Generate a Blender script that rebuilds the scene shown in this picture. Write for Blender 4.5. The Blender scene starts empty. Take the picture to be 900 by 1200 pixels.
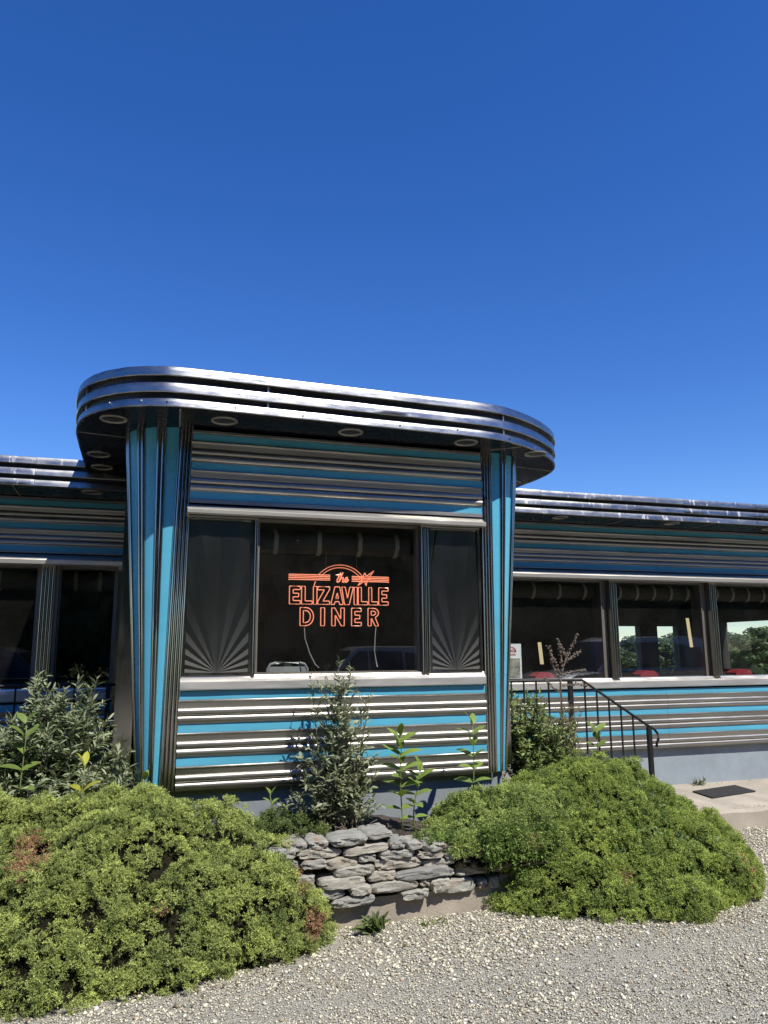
import bpy, math, random
import numpy as np
from mathutils import Vector, Matrix

R = math.radians
PI = math.pi
random.seed(11)
rng = np.random.default_rng(7)
scene = bpy.context.scene
COL = scene.collection
H0 = 1.6                     # eye height: all heights below are measured from the eye, H0 is added when a mesh is built

# ------------------------------------------------------------------ camera, sky, sun, exposure
cam_d = bpy.data.cameras.new('camera')
cam = bpy.data.objects.new('camera', cam_d)
COL.objects.link(cam)
yaw, pitch, roll = 0.3127, 0.1803, -0.0064
fw = Vector((math.sin(yaw)*math.cos(pitch), math.cos(yaw)*math.cos(pitch), math.sin(pitch)))
r0 = Vector((math.cos(yaw), -math.sin(yaw), 0))
u0 = r0.cross(fw)
rv = r0*math.cos(roll) + u0*math.sin(roll)
uv = u0*math.cos(roll) - r0*math.sin(roll)
cam.matrix_world = Matrix(((rv.x, uv.x, -fw.x, 0), (rv.y, uv.y, -fw.y, 0), (rv.z, uv.z, -fw.z, H0), (0, 0, 0, 1)))
cam_d.sensor_fit = 'VERTICAL'
cam_d.sensor_height = 36
cam_d.sensor_width = 27
cam_d.lens = 899.2/1200*36
cam_d.clip_start = 0.05
cam_d.clip_end = 3000
scene.camera = cam

to_sun = Vector((0.28, -0.672, 1.0)).normalized()
sun_el = math.asin(to_sun.z)
sun_az = math.atan2(to_sun.x, to_sun.y)
world = bpy.data.worlds.new('World')
scene.world = world
world.use_nodes = True
nt = world.node_tree
bg = nt.nodes['Background']
sky = nt.nodes.new('ShaderNodeTexSky')
sky.sky_type = 'NISHITA'
sky.sun_disc = False
sky.sun_elevation = sun_el
sky.sun_rotation = sun_az
sky.altitude = 300
sky.air_density = 1.0
sky.dust_density = 0.0
sky.ozone_density = 5.0
hs = nt.nodes.new('ShaderNodeHueSaturation')
hs.inputs['Saturation'].default_value = 1.27
hs.inputs['Hue'].default_value = 0.515
nt.links.new(sky.outputs[0], hs.inputs['Color'])
nt.links.new(hs.outputs[0], bg.inputs['Color'])
bg.inputs['Strength'].default_value = 0.110
sl = bpy.data.lights.new('sun', 'SUN')
sl.energy = 4.2
sl.angle = R(0.53)
sl.color = (1.0, 0.945, 0.845)
sun = bpy.data.objects.new('sun', sl)
sun.rotation_euler = to_sun.to_track_quat('Z', 'Y').to_euler()
sun.location = (3, -8, 12)
COL.objects.link(sun)
scene.view_settings.view_transform = 'Standard'
scene.view_settings.look = 'None'
scene.view_settings.exposure = 0.6
scene.view_settings.gamma = 1.0
scene.view_settings.use_curve_mapping = False
scene.render.engine = 'CYCLES'
scene.cycles.max_bounces = 8
scene.cycles.transparent_max_bounces = 16
scene.cycles.caustics_reflective = False
scene.cycles.caustics_refractive = False
scene.cycles.sample_clamp_indirect = 4.0

# ------------------------------------------------------------------ materials
MATS = {}


def new_mat(name):
    m = bpy.data.materials.new(name)
    m.use_nodes = True
    t = m.node_tree
    return m, t, t.nodes['Principled BSDF']


def nn(t, kind, **kw):
    n = t.nodes.new(kind)
    for k, v in kw.items():
        setattr(n, k, v)
    return n


def coords(t, stretch=(1, 1, 1), kind='Object'):
    tc = nn(t, 'ShaderNodeTexCoord')
    mp = nn(t, 'ShaderNodeMapping')
    mp.inputs['Scale'].default_value = stretch
    t.links.new(tc.outputs[kind], mp.inputs['Vector'])
    return mp.outputs['Vector']


def noise(t, vec, scale, detail=4, rough=0.6):
    n = nn(t, 'ShaderNodeTexNoise')
    n.inputs['Scale'].default_value = scale
    n.inputs['Detail'].default_value = detail
    n.inputs['Roughness'].default_value = rough
    t.links.new(vec, n.inputs['Vector'])
    return n.outputs['Fac']


def ramp(t, fac, stops):
    r = nn(t, 'ShaderNodeValToRGB')
    e = r.color_ramp.elements
    while len(e) < len(stops):
        e.new(0.5)
    for i, (p, c) in enumerate(stops):
        e[i].position = p
        e[i].color = (*c, 1) if len(c) == 3 else c
    t.links.new(fac, r.inputs['Fac'])
    return r.outputs['Color']


def mixc(t, fac, a, b, mode='MIX'):
    m = nn(t, 'ShaderNodeMix', data_type='RGBA', blend_type=mode)
    for s, v in ((m.inputs[0], fac), (m.inputs[6], a), (m.inputs[7], b)):
        if isinstance(v, (int, float)):
            s.default_value = v
        elif isinstance(v, tuple):
            s.default_value = (*v, 1)
        else:
            t.links.new(v, s)
    return m.outputs[2]


def bump(t, b, height, strength, dist):
    n = nn(t, 'ShaderNodeBump')
    n.inputs['Strength'].default_value = strength
    n.inputs['Distance'].default_value = dist
    t.links.new(height, n.inputs['Height'])
    t.links.new(n.outputs['Normal'], b.inputs['Normal'])


def mat(name, color, rough=0.5, metal=0.0, var=0.2, scale=6, stretch=(1, 1, 1), bmp=0.0, bscale=40, bdist=0.005,
        rvar=0.1, spots=None, spec=0.5, coat=0.0):
    """colour with noise variation, roughness variation, optional bump and optional spots (colour, scale, threshold, stretch)"""
    m, t, b = new_mat(name)
    v = coords(t, stretch)
    f = noise(t, v, scale)
    c1 = tuple(max(0, x*(1-var)) for x in color)
    c2 = tuple(min(1, x*(1+var)) for x in color)
    c = ramp(t, f, [(0.3, c1), (0.7, c2)])
    b.inputs['Metallic'].default_value = metal
    if spots:
        sc, ss, th, st = spots
        v2 = coords(t, st)
        f2 = noise(t, v2, ss, 6, 0.7)
        mk = ramp(t, f2, [(th, (0, 0, 0)), (min(1, th+0.06), (1, 1, 1))])
        c = mixc(t, mk, c, sc)
        if metal:
            rr = nn(t, 'ShaderNodeMapRange')
            t.links.new(mk, rr.inputs['Value'])
            rr.inputs['To Min'].default_value = metal
            rr.inputs['To Max'].default_value = 0.1
            t.links.new(rr.outputs[0], b.inputs['Metallic'])
    t.links.new(c, b.inputs['Base Color'])
    f3 = noise(t, v, scale*2.7, 5, 0.7)
    mr = nn(t, 'ShaderNodeMapRange')
    mr.inputs['From Min'].default_value = 0.3
    mr.inputs['From Max'].default_value = 0.7
    mr.inputs['To Min'].default_value = max(0.02, rough-rvar)
    mr.inputs['To Max'].default_value = min(1, rough+rvar)
    t.links.new(f3, mr.inputs['Value'])
    t.links.new(mr.outputs[0], b.inputs['Roughness'])
    b.inputs['Specular IOR Level'].default_value = spec
    b.inputs['Coat Weight'].default_value = coat
    if bmp:
        bump(t, b, noise(t, v, bscale, 3, 0.6), bmp, bdist)
    MATS[name] = m
    return m


M_STEEL = mat('ribbed_steel', (0.345, 0.333, 0.310), 0.43, 1.0, 0.14, 3, (0.5, 1, 6), 0.25, 5, 0.004, 0.07,
              spots=((0.62, 0.6, 0.56), 7, 0.70, (0.6, 1, 3)))
M_TRIM = mat('bright_trim', (0.64, 0.62, 0.58), 0.36, 0.72, 0.12, 4, (0.4, 1, 3), 0.3, 4, 0.004, 0.08,
             spots=((0.7, 0.68, 0.63), 9, 0.66, (0.5, 1, 1.5)))
M_FLUTE = mat('fluted_steel', (0.40, 0.38, 0.35), 0.18, 1.0, 0.15, 4, (1, 1, 0.3), 0.2, 4, 0.003, 0.06,
              spots=((0.5, 0.48, 0.44), 12, 0.72, (1, 1, 0.3)))
M_SUNB = mat('sunburst_steel', (0.38, 0.38, 0.365), 0.205, 1.0, 0.05, 2, (1, 1, 0.3), 0.05, 8, 0.002, 0.015)
M_STRIP = mat('fascia_steel', (0.33, 0.335, 0.335), 0.30, 1.0, 0.22, 3, (0.6, 1, 2), 0.35, 5, 0.004, 0.09,
              spots=((0.60, 0.59, 0.57), 7, 0.66, (1.6, 1, 0.35)))
M_STRIPW = mat('weathered_fascia_steel', (0.27, 0.272, 0.268), 0.33, 1.0, 0.25, 3, (0.6, 1, 2), 0.35, 5, 0.004, 0.09,
               spots=((0.60, 0.59, 0.57), 9, 0.57, (1.5, 1, 0.4)))
M_BLUE = mat('blue_enamel', (0.088, 0.365, 0.515), 0.30, 0.0, 0.10, 2.5, (0.4, 1, 1), 0.12, 6, 0.002, 0.08,
             spots=((0.16, 0.33, 0.40), 9, 0.68, (0.4, 1, 2)))
M_BAND = mat('black_band', (0.012, 0.012, 0.014), 0.35, 0, 0.3, 5)
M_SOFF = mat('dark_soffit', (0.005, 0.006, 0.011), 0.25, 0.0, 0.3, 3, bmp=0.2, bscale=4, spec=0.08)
M_SEAM = mat('soffit_seam', (0.30, 0.28, 0.25), 0.5, 0.3, 0.2, 20)
M_RING = mat('lamp_ring', (0.30, 0.28, 0.25), 0.45, 0.2, 0.2, 30)
M_LAMP = mat('lamp_recess', (0.03, 0.03, 0.03), 0.35, 0.2, 0.3, 30)
M_FNDT = mat('painted_block', (0.21, 0.235, 0.26), 0.75, 0, 0.10, 6, bmp=0.5, bscale=60, bdist=0.004,
             spots=((0.30, 0.32, 0.34), 14, 0.66, (1, 1, 1)))
M_FNDW = mat('painted_footing', (0.25, 0.29, 0.33), 0.7, 0, 0.10, 5, bmp=0.4, bscale=50, bdist=0.004,
             spots=((0.45, 0.47, 0.48), 9, 0.67, (0.6, 1, 2)))
M_JAMB = mat('warm_jamb', (0.20, 0.18, 0.155), 0.4, 0.4, 0.15, 6, (1, 1, 0.4))
M_ROOF = mat('roof_membrane', (0.10, 0.10, 0.10), 0.8, 0, 0.2, 4)
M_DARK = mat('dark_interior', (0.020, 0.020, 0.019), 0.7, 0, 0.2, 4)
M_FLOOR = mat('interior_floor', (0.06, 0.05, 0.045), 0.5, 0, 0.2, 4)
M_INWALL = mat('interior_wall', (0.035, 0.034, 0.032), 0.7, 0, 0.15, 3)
M_WOOD = mat('dark_wood', (0.06, 0.045, 0.03), 0.45, 0, 0.25, 6, (4, 1, 0.4))
M_BLIND = mat('rolled_bamboo', (0.03, 0.024, 0.018), 0.7, 0, 0.35, 10, (1, 8, 8))
M_STRAP = mat('tie_strap', (0.24, 0.22, 0.165), 0.7, 0, 0.1, 30)
M_RED = mat('red_vinyl', (0.34, 0.035, 0.045), 0.4, 0, 0.1, 10)
M_IRON = mat('black_iron', (0.014, 0.014, 0.015), 0.45, 0.2, 0.3, 20, bmp=0.3, bscale=60, bdist=0.002)
M_CONC = mat('pale_concrete', (0.36, 0.32, 0.26), 0.85, 0, 0.12, 4, bmp=0.6, bscale=70, bdist=0.004,
             spots=((0.30, 0.27, 0.22), 5, 0.62, (1, 1, 1)))
M_STEP = mat('grey_concrete', (0.34, 0.33, 0.30), 0.85, 0, 0.15, 5, bmp=0.5, bscale=60, bdist=0.004)
M_FOOT = mat('footing_concrete', (0.30, 0.26, 0.21), 0.9, 0, 0.18, 6, bmp=0.7, bscale=60, bdist=0.006,
             spots=((0.38, 0.33, 0.27), 18, 0.6, (1, 1, 1)))
M_SOIL = mat('mulch_soil', (0.060, 0.048, 0.038), 0.95, 0, 0.45, 30, bmp=1.0, bscale=60, bdist=0.02,
             spots=((0.16, 0.13, 0.10), 60, 0.66, (1, 1, 1)))
M_MAT = mat('rubber_mat', (0.020, 0.019, 0.019), 0.85, 0, 0.4, 60, bmp=0.6, bscale=150, bdist=0.003)
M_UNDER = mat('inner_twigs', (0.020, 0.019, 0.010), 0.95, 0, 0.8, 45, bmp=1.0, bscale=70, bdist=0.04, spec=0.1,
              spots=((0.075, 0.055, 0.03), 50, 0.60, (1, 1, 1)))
M_STEM = mat('green_stem', (0.16, 0.18, 0.06), 0.6, 0, 0.2, 20)
M_BARK = mat('grey_bark', (0.10, 0.08, 0.06), 0.9, 0, 0.3, 12, (1, 1, 0.3), 0.8, 20, 0.02)
M_DEAD = mat('dry_twig', (0.17, 0.135, 0.105), 0.8, 0, 0.25, 30)
M_TAPE = mat('yellow_tape', (0.80, 0.66, 0.38), 0.6, 0, 0.12, 30)
M_CHROME = mat('chrome', (0.7, 0.7, 0.7), 0.15, 1.0, 0.05, 10)
M_WIRE = mat('pale_cord', (0.30, 0.29, 0.27), 0.5, 0, 0.1, 30)
M_GRASS = mat('lawn', (0.075, 0.12, 0.03), 0.9, 0, 0.35, 3, bmp=0.6, bscale=30, bdist=0.05)
M_ASPH = mat('asphalt', (0.05, 0.05, 0.05), 0.9, 0, 0.2, 3, bmp=0.5, bscale=80, bdist=0.005)
M_TYRE = mat('tyre_rubber', (0.012, 0.012, 0.012), 0.8, 0, 0.2, 20)
M_CARDK = mat('dark_car_paint', (0.025, 0.03, 0.038), 0.25, 0.3, 0.1, 5, coat=0.6)
M_CARSV = mat('silver_car_paint', (0.42, 0.44, 0.46), 0.28, 0.6, 0.06, 5, coat=0.6)
M_CARWH = mat('pale_car_paint', (0.36, 0.37, 0.38), 0.3, 0.2, 0.05, 5, coat=0.6)
M_CARGL = mat('car_glass', (0.01, 0.012, 0.014), 0.08, 0.0, 0.1, 5, spec=0.7)
M_HEADL = mat('lamp_lens', (0.6, 0.6, 0.58), 0.15, 0.3, 0.05, 10)


def glass_mat(name, tint, refl=0.11):
    m = bpy.data.materials.new(name)
    m.use_nodes = True
    t = m.node_tree
    t.nodes.remove(t.nodes['Principled BSDF'])
    tr = nn(t, 'ShaderNodeBsdfTransparent')
    tr.inputs['Color'].default_value = (*tint, 1)
    gl = nn(t, 'ShaderNodeBsdfGlossy')
    gl.inputs['Roughness'].default_value = 0.012
    gl.inputs['Color'].default_value = (0.95, 0.97, 1, 1)
    df = nn(t, 'ShaderNodeBsdfDiffuse')
    df.inputs['Color'].default_value = (0.35, 0.34, 0.32, 1)
    v = coords(t)
    dust = noise(t, v, 2.2, 8, 0.75)
    mr = nn(t, 'ShaderNodeMapRange')
    mr.inputs['From Min'].default_value = 0.35
    mr.inputs['From Max'].default_value = 0.8
    mr.inputs['To Min'].default_value = 0.006
    mr.inputs['To Max'].default_value = 0.035
    t.links.new(dust, mr.inputs['Value'])
    lw = nn(t, 'ShaderNodeLayerWeight')              # Schlick reflectance of a pane, the same from both sides
    lw.inputs['Blend'].default_value = 0.5
    pw = nn(t, 'ShaderNodeMath', operation='POWER')
    pw.inputs[1].default_value = 5.0
    t.links.new(lw.outputs['Facing'], pw.inputs[0])
    fr = nn(t, 'ShaderNodeMapRange')
    fr.inputs['To Min'].default_value = refl
    fr.inputs['To Max'].default_value = 0.95
    t.links.new(pw.outputs[0], fr.inputs['Value'])
    b = nn(t, 'ShaderNodeBump')
    b.inputs['Strength'].default_value = 0.05
    b.inputs['Distance'].default_value = 0.004
    t.links.new(noise(t, v, 1.8, 1, 0.4), b.inputs['Height'])
    t.links.new(b.outputs[0], gl.inputs['Normal'])
    m1 = nn(t, 'ShaderNodeMixShader')
    t.links.new(fr.outputs[0], m1.inputs[0])
    t.links.new(tr.outputs[0], m1.inputs[1])
    t.links.new(gl.outputs[0], m1.inputs[2])
    m2 = nn(t, 'ShaderNodeMixShader')
    t.links.new(mr.outputs[0], m2.inputs[0])
    t.links.new(m1.outputs[0], m2.inputs[1])
    t.links.new(df.outputs[0], m2.inputs[2])
    t.links.new(m2.outputs[0], t.nodes['Material Output'].inputs['Surface'])
    return m


M_GLASS = glass_mat('window_glass', (0.86, 0.88, 0.87))
M_CLEAR = glass_mat('far_window_glass', (0.95, 0.97, 0.98), 0.05)


def neon_mat():
    m, t, b = new_mat('lit_neon')
    b.inputs['Base Color'].default_value = (0.8, 0.3, 0.2, 1)
    b.inputs['Roughness'].default_value = 0.2
    lw = nn(t, 'ShaderNodeTexNoise')
    lw.inputs['Scale'].default_value = 4
    c = ramp(t, lw.outputs['Fac'], [(0.35, (1.0, 0.23, 0.10)), (0.65, (1.0, 0.34, 0.20))])
    t.links.new(c, b.inputs['Emission Color'])
    b.inputs['Emission Strength'].default_value = 0.52
    return m


M_NEON = neon_mat()


def leaf_mat(name, trans=0.25, rough=0.5, spec=0.4, tint=(1.0, 1.0, 0.6)):
    m, t, b = new_mat(name)
    at = nn(t, 'ShaderNodeAttribute', attribute_name='Col')
    b.inputs['Roughness'].default_value = rough
    b.inputs['Specular IOR Level'].default_value = spec
    v = coords(t)
    f = noise(t, v, 60, 2)
    c = mixc(t, 0.35, at.outputs['Color'], ramp(t, f, [(0.3, (0.55, 0.55, 0.55)), (0.7, (1.0, 1.0, 1.0))]), 'MULTIPLY')
    t.links.new(c, b.inputs['Base Color'])
    tl = nn(t, 'ShaderNodeBsdfTranslucent')
    t.links.new(mixc(t, 1.0, c, tint, 'MULTIPLY'), tl.inputs['Color'])
    mx = nn(t, 'ShaderNodeMixShader')
    mx.inputs[0].default_value = trans
    t.links.new(b.outputs[0], mx.inputs[1])
    t.links.new(tl.outputs[0], mx.inputs[2])
    t.links.new(mx.outputs[0], t.nodes['Material Output'].inputs['Surface'])
    return m


M_LEAF = leaf_mat('leaf', 0.3)
M_JUNI = leaf_mat('juniper_needles', 0.2, 0.6, 0.3)


def pebble_mat():
    m, t, b = new_mat('crushed_stone')
    at = nn(t, 'ShaderNodeAttribute', attribute_name='Col')
    v = coords(t)
    f = noise(t, v, 90, 3)
    c = mixc(t, 0.5, at.outputs['Color'], ramp(t, f, [(0.3, (0.6, 0.6, 0.6)), (0.7, (1, 1, 1))]), 'MULTIPLY')
    t.links.new(c, b.inputs['Base Color'])
    b.inputs['Roughness'].default_value = 0.9
    return m


M_PEBB = pebble_mat()


def gravel_ground():
    m, t, b = new_mat('gravel_ground')
    v = coords(t)
    big = noise(t, v, 0.7, 4, 0.6)
    fine = noise(t, v, 55, 6, 0.8)
    vor = nn(t, 'ShaderNodeTexVoronoi')
    vor.inputs['Scale'].default_value = 120
    t.links.new(v, vor.inputs['Vector'])
    sep = nn(t, 'ShaderNodeSeparateColor')
    t.links.new(vor.outputs['Color'], sep.inputs[0])
    stone = ramp(t, sep.outputs[0], [(0.0, (0.16, 0.15, 0.12)), (0.35, (0.33, 0.31, 0.25)), (0.75, (0.45, 0.43, 0.36)), (1.0, (0.62, 0.60, 0.53))])
    sand = ramp(t, fine, [(0.3, (0.30, 0.28, 0.22)), (0.7, (0.52, 0.49, 0.40))])
    mk = ramp(t, big, [(0.40, (0.25, 0.25, 0.25)), (0.62, (0.8, 0.8, 0.8))])
    c = mixc(t, mk, sand, stone)
    t.links.new(c, b.inputs['Base Color'])
    b.inputs['Roughness'].default_value = 0.95
    add = nn(t, 'ShaderNodeMath', operation='ADD')
    t.links.new(fine, add.inputs[0])
    inv = nn(t, 'ShaderNodeMath', operation='MULTIPLY')
    inv.inputs[1].default_value = -1.2
    t.links.new(vor.outputs['Distance'], inv.inputs[0])
    t.links.new(inv.outputs[0], add.inputs[1])
    bump(t, b, add.outputs[0], 1.0, 0.010)
    return m


M_GRAV = gravel_ground()


def stone_mat():
    m, t, b = new_mat('field_stone')
    oi = nn(t, 'ShaderNodeObjectInfo')
    v = coords(t, (1, 1, 3.2))
    off = nn(t, 'ShaderNodeVectorMath', operation='ADD')
    t.links.new(v, off.inputs[0])
    sc = nn(t, 'ShaderNodeMath', operation='MULTIPLY')
    sc.inputs[1].default_value = 37
    t.links.new(oi.outputs['Random'], sc.inputs[0])
    t.links.new(sc.outputs[0], off.inputs[1])
    vv = off.outputs[0]
    base = ramp(t, oi.outputs['Random'], [(0, (0.27, 0.27, 0.25)), (0.25, (0.42, 0.41, 0.36)), (0.5, (0.34, 0.335, 0.30)), (0.75, (0.46, 0.43, 0.36)), (1, (0.38, 0.34, 0.27))])
    f = noise(t, vv, 16, 6, 0.7)
    c = mixc(t, 0.75, base, ramp(t, f, [(0.25, (0.45, 0.45, 0.45)), (0.7, (1.1, 1.1, 1.1))]), 'MULTIPLY')
    f2 = noise(t, vv, 5, 3, 0.6)
    c = mixc(t, ramp(t, f2, [(0.60, (0, 0, 0)), (0.72, (0.8, 0.8, 0.8))]), c, (0.30, 0.17, 0.085))
    f3 = noise(t, vv, 9, 5, 0.7)
    c = mixc(t, ramp(t, f3, [(0.62, (0, 0, 0)), (0.68, (0.7, 0.7, 0.7))]), c, (0.40, 0.39, 0.355))
    t.links.new(c, b.inputs['Base Color'])
    b.inputs['Roughness'].default_value = 0.85
    bump(t, b, noise(t, vv, 26, 8, 0.8), 0.9, 0.014)
    return m


M_STONE = stone_mat()

# ------------------------------------------------------------------ builders
WLOC = {}                    # world location of things (heights as built)


def tag(o, label=None, cat=None, group=None, kind=None):
    if label:
        o['label'] = label
    if cat:
        o['category'] = cat
    if group:
        o['group'] = group
    if kind:
        o['kind'] = kind
    return o


def thing(name, label, cat, loc, group=None):
    o = bpy.data.objects.new(name, None)
    COL.objects.link(o)
    o.empty_display_size = 0.1
    o.location = (loc[0], loc[1], loc[2]+H0)
    WLOC[o.name] = Vector(o.location)
    return tag(o, label, cat, group)


class MB:
    def __init__(self):
        self.v, self.f, self.m, self.mats = [], [], [], []

    def mi(self, m):
        if m not in self.mats:
            self.mats.append(m)
        return self.mats.index(m)

    def add(self, vs, fs, m):
        o = len(self.v)
        k = self.mi(m)
        self.v += [tuple(p) for p in vs]
        for f in fs:
            self.f.append(tuple(i+o for i in f))
            self.m.append(k)

    def box(self, x0, x1, y0, y1, z0, z1, m):
        self.add([(x0, y0, z0), (x1, y0, z0), (x1, y1, z0), (x0, y1, z0), (x0, y0, z1), (x1, y0, z1), (x1, y1, z1), (x0, y1, z1)],
                 [(0, 3, 2, 1), (4, 5, 6, 7), (0, 1, 5, 4), (1, 2, 6, 5), (2, 3, 7, 6), (3, 0, 4, 7)], m)

    def hexa(self, p, m):
        self.add(p, [(0, 3, 2, 1), (4, 5, 6, 7), (0, 1, 5, 4), (1, 2, 6, 5), (2, 3, 7, 6), (3, 0, 4, 7)], m)

    def sweepx(self, prof, x0, x1, mlist, n=1, wob=0.0, cap=True):
        """profile [(y,z)] open, swept along x; mlist one material per segment"""
        xs = [x0+(x1-x0)*i/n for i in range(n+1)]
        rows = []
        for i, x in enumerate(xs):
            dy = [wob*random.uniform(-1, 1) if 0 < i < n else 0 for _ in prof]
            rows.append([(x, y+d, z) for (y, z), d in zip(prof, dy)])
        o = len(self.v)
        k = len(prof)
        for r in rows:
            self.v += r
        for i in range(n):
            for j in range(k-1):
                a = o+i*k+j
                self.f.append((a, a+1, a+k+1, a+k))
                self.m.append(self.mi(mlist[j] if isinstance(mlist, list) else mlist))
        if cap:
            for i in (0, n):
                self.f.append(tuple(o+i*k+j for j in (range(k) if i == 0 else reversed(range(k)))))
                self.m.append(self.mi(mlist[0] if isinstance(mlist, list) else mlist))

    def loft(self, rings, m, closed=True, cap=False):
        """rings of equal length; m is a material or list per ring-segment column"""
        o = len(self.v)
        k = len(rings[0])
        for r in rings:
            self.v += [tuple(p) for p in r]
        for i in range(len(rings)-1):
            for j in range(k if closed else k-1):
                a, b = o+i*k+j, o+i*k+(j+1) % k
                self.f.append((a, b, b+k, a+k))
                self.m.append(self.mi(m[j] if isinstance(m, list) else m))
        if cap:
            mm = m[0] if isinstance(m, list) else m
            self.f.append(tuple(o+j for j in reversed(range(k))))
            self.m.append(self.mi(mm))
            e = o+(len(rings)-1)*k
            self.f.append(tuple(e+j for j in range(k)))
            self.m.append(self.mi(mm))

    def tube(self, pts, r, m, seg=8, closed=False, cap=True):
        pts = [Vector(p) for p in pts]
        n = len(pts)
        rs = r if isinstance(r, (list, tuple)) else [r]*n
        rings = []
        ref = None
        for i, p in enumerate(pts):
            if closed:
                d = pts[(i+1) % n]-pts[i-1]
            else:
                d = pts[min(i+1, n-1)]-pts[max(i-1, 0)]
            d.normalize()
            if ref is None:
                ref = Vector((0, 0, 1)) if abs(d.z) < 0.9 else Vector((1, 0, 0))
            a = d.cross(ref)
            if a.length < 1e-4:
                a = d.cross(Vector((0, 1, 0)))
            a.normalize()
            b = d.cross(a)
            ref = -b if False else ref
            rings.append([p+(a*math.cos(2*PI*k/seg)+b*math.sin(2*PI*k/seg))*rs[i] for k in range(seg)])
        if closed:
            rings.append(rings[0])
        self.loft(rings, m, True, cap and not closed)

    def lathe(self, prof, c, m, seg=20, axis='z'):
        rings = []
        for rr, h in prof:
            ring = []
            for k in range(seg):
                a = 2*PI*k/seg
                x, y = rr*math.cos(a), rr*math.sin(a)
                if axis == 'z':
                    ring.append((c[0]+x, c[1]+y, c[2]+h))
                elif axis == 'y':
                    ring.append((c[0]+x, c[1]+h, c[2]+y))
                else:
                    ring.append((c[0]+h, c[1]+x, c[2]+y))
            rings.append(ring)
        self.loft(rings, m, True, False)

    def poly(self, pts, m):
        self.add(pts, [tuple(range(len(pts)))], m)

    def build(self, name, parent=None, smooth=False, angle=None):
        me = bpy.data.meshes.new(name)
        vs = np.array(self.v, dtype=float)
        vs[:, 2] += H0
        if parent is not None:
            org = WLOC[parent.name]
        else:
            org = Vector(((vs[:, 0].min()+vs[:, 0].max())/2, (vs[:, 1].min()+vs[:, 1].max())/2, vs[:, 2].min()))
        vs -= np.array(org)
        me.from_pydata(vs.tolist(), [], self.f)
        for m in self.mats:
            me.materials.append(m)
        me.polygons.foreach_set('material_index', self.m)
        me.update()
        o = bpy.data.objects.new(name, me)
        COL.objects.link(o)
        if smooth:
            me.polygons.foreach_set('use_smooth', [True]*len(me.polygons))
            if angle:
                me.set_sharp_from_angle(angle=R(angle))
        if parent is not None:
            o.parent = parent
            WLOC[o.name] = Vector(org)
        else:
            o.location = org
            WLOC[o.name] = Vector(org)
        return o


def fix_normals(o):
    import bmesh
    bm = bmesh.new()
    bm.from_mesh(o.data)
    bmesh.ops.recalc_face_normals(bm, faces=bm.faces)
    bm.to_mesh(o.data)
    bm.free()
    return o


def np_mesh(name, V, F, mats, parent=None, colors=None, smooth=False):
    """fast triangle mesh from numpy arrays"""
    V = np.asarray(V, dtype=np.float64).copy()
    V[:, 2] += H0
    if parent is not None:
        org = np.array(WLOC[parent.name])
    else:
        org = np.array([(V[:, 0].min()+V[:, 0].max())/2, (V[:, 1].min()+V[:, 1].max())/2, V[:, 2].min()])
    V -= org
    me = bpy.data.meshes.new(name)
    n, k = F.shape
    me.vertices.add(len(V))
    me.vertices.foreach_set('co', V.astype(np.float32).ravel())
    me.loops.add(n*k)
    me.loops.foreach_set('vertex_index', F.astype(np.int32).ravel())
    me.polygons.add(n)
    me.polygons.foreach_set('loop_start', (np.arange(n)*k).astype(np.int32))
    me.polygons.foreach_set('loop_total', np.full(n, k, dtype=np.int32))
    for m in (mats if isinstance(mats, list) else [mats]):
        me.materials.append(m)
    me.update(calc_edges=True)
    if colors is not None:
        a = me.color_attributes.new('Col', 'FLOAT_COLOR', 'POINT')
        c4 = np.ones((len(V), 4), dtype=np.float32)
        c4[:, :3] = colors
        a.data.foreach_set('color', c4.ravel())
    if smooth:
        me.polygons.foreach_set('use_smooth', [True]*n)
    o = bpy.data.objects.new(name, me)
    COL.objects.link(o)
    if parent is not None:
        o.parent = parent
    else:
        o.location = org
    WLOC[o.name] = Vector(org)
    return o


def scatter(tmpl, pos, rot, scl, col):
    """instance templates (list of (v,f)) into one vertex/face/colour array"""
    Vs, Fs, Cs = [], [], []
    off = 0
    idx = rng.integers(0, len(tmpl), len(pos))
    for ti, (tv, tf, tc) in enumerate(tmpl):
        s = np.where(idx == ti)[0]
        if not len(s):
            continue
        sc = scl[s][:, None, None] if scl.ndim == 1 else scl[s][:, None, :]
        P = np.einsum('nij,nkj->nki', rot[s], tv[None]*sc)+pos[s][:, None, :]
        k = len(tv)
        Vs.append(P.reshape(-1, 3))
        Fs.append((tf[None]+(np.arange(len(s))*k)[:, None, None]+off).reshape(-1, tf.shape[1]))
        Cs.append((col[s][:, None, :]*tc[None, :, None]).reshape(-1, 3))
        off += len(s)*k
    return np.concatenate(Vs), np.concatenate(Fs), np.concatenate(Cs)


def frames(nrm, spin=None):
    """rotation matrices whose z column is nrm, random or given spin"""
    nrm = nrm/np.linalg.norm(nrm, axis=1, keepdims=True)
    n = len(nrm)
    a = rng.normal(size=(n, 3)) if spin is None else spin
    x = a-(a*nrm).sum(1, keepdims=True)*nrm
    x /= np.linalg.norm(x, axis=1, keepdims=True)+1e-9
    y = np.cross(nrm, x)
    return np.stack([x, y, nrm], axis=2)


_nz = {}


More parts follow.
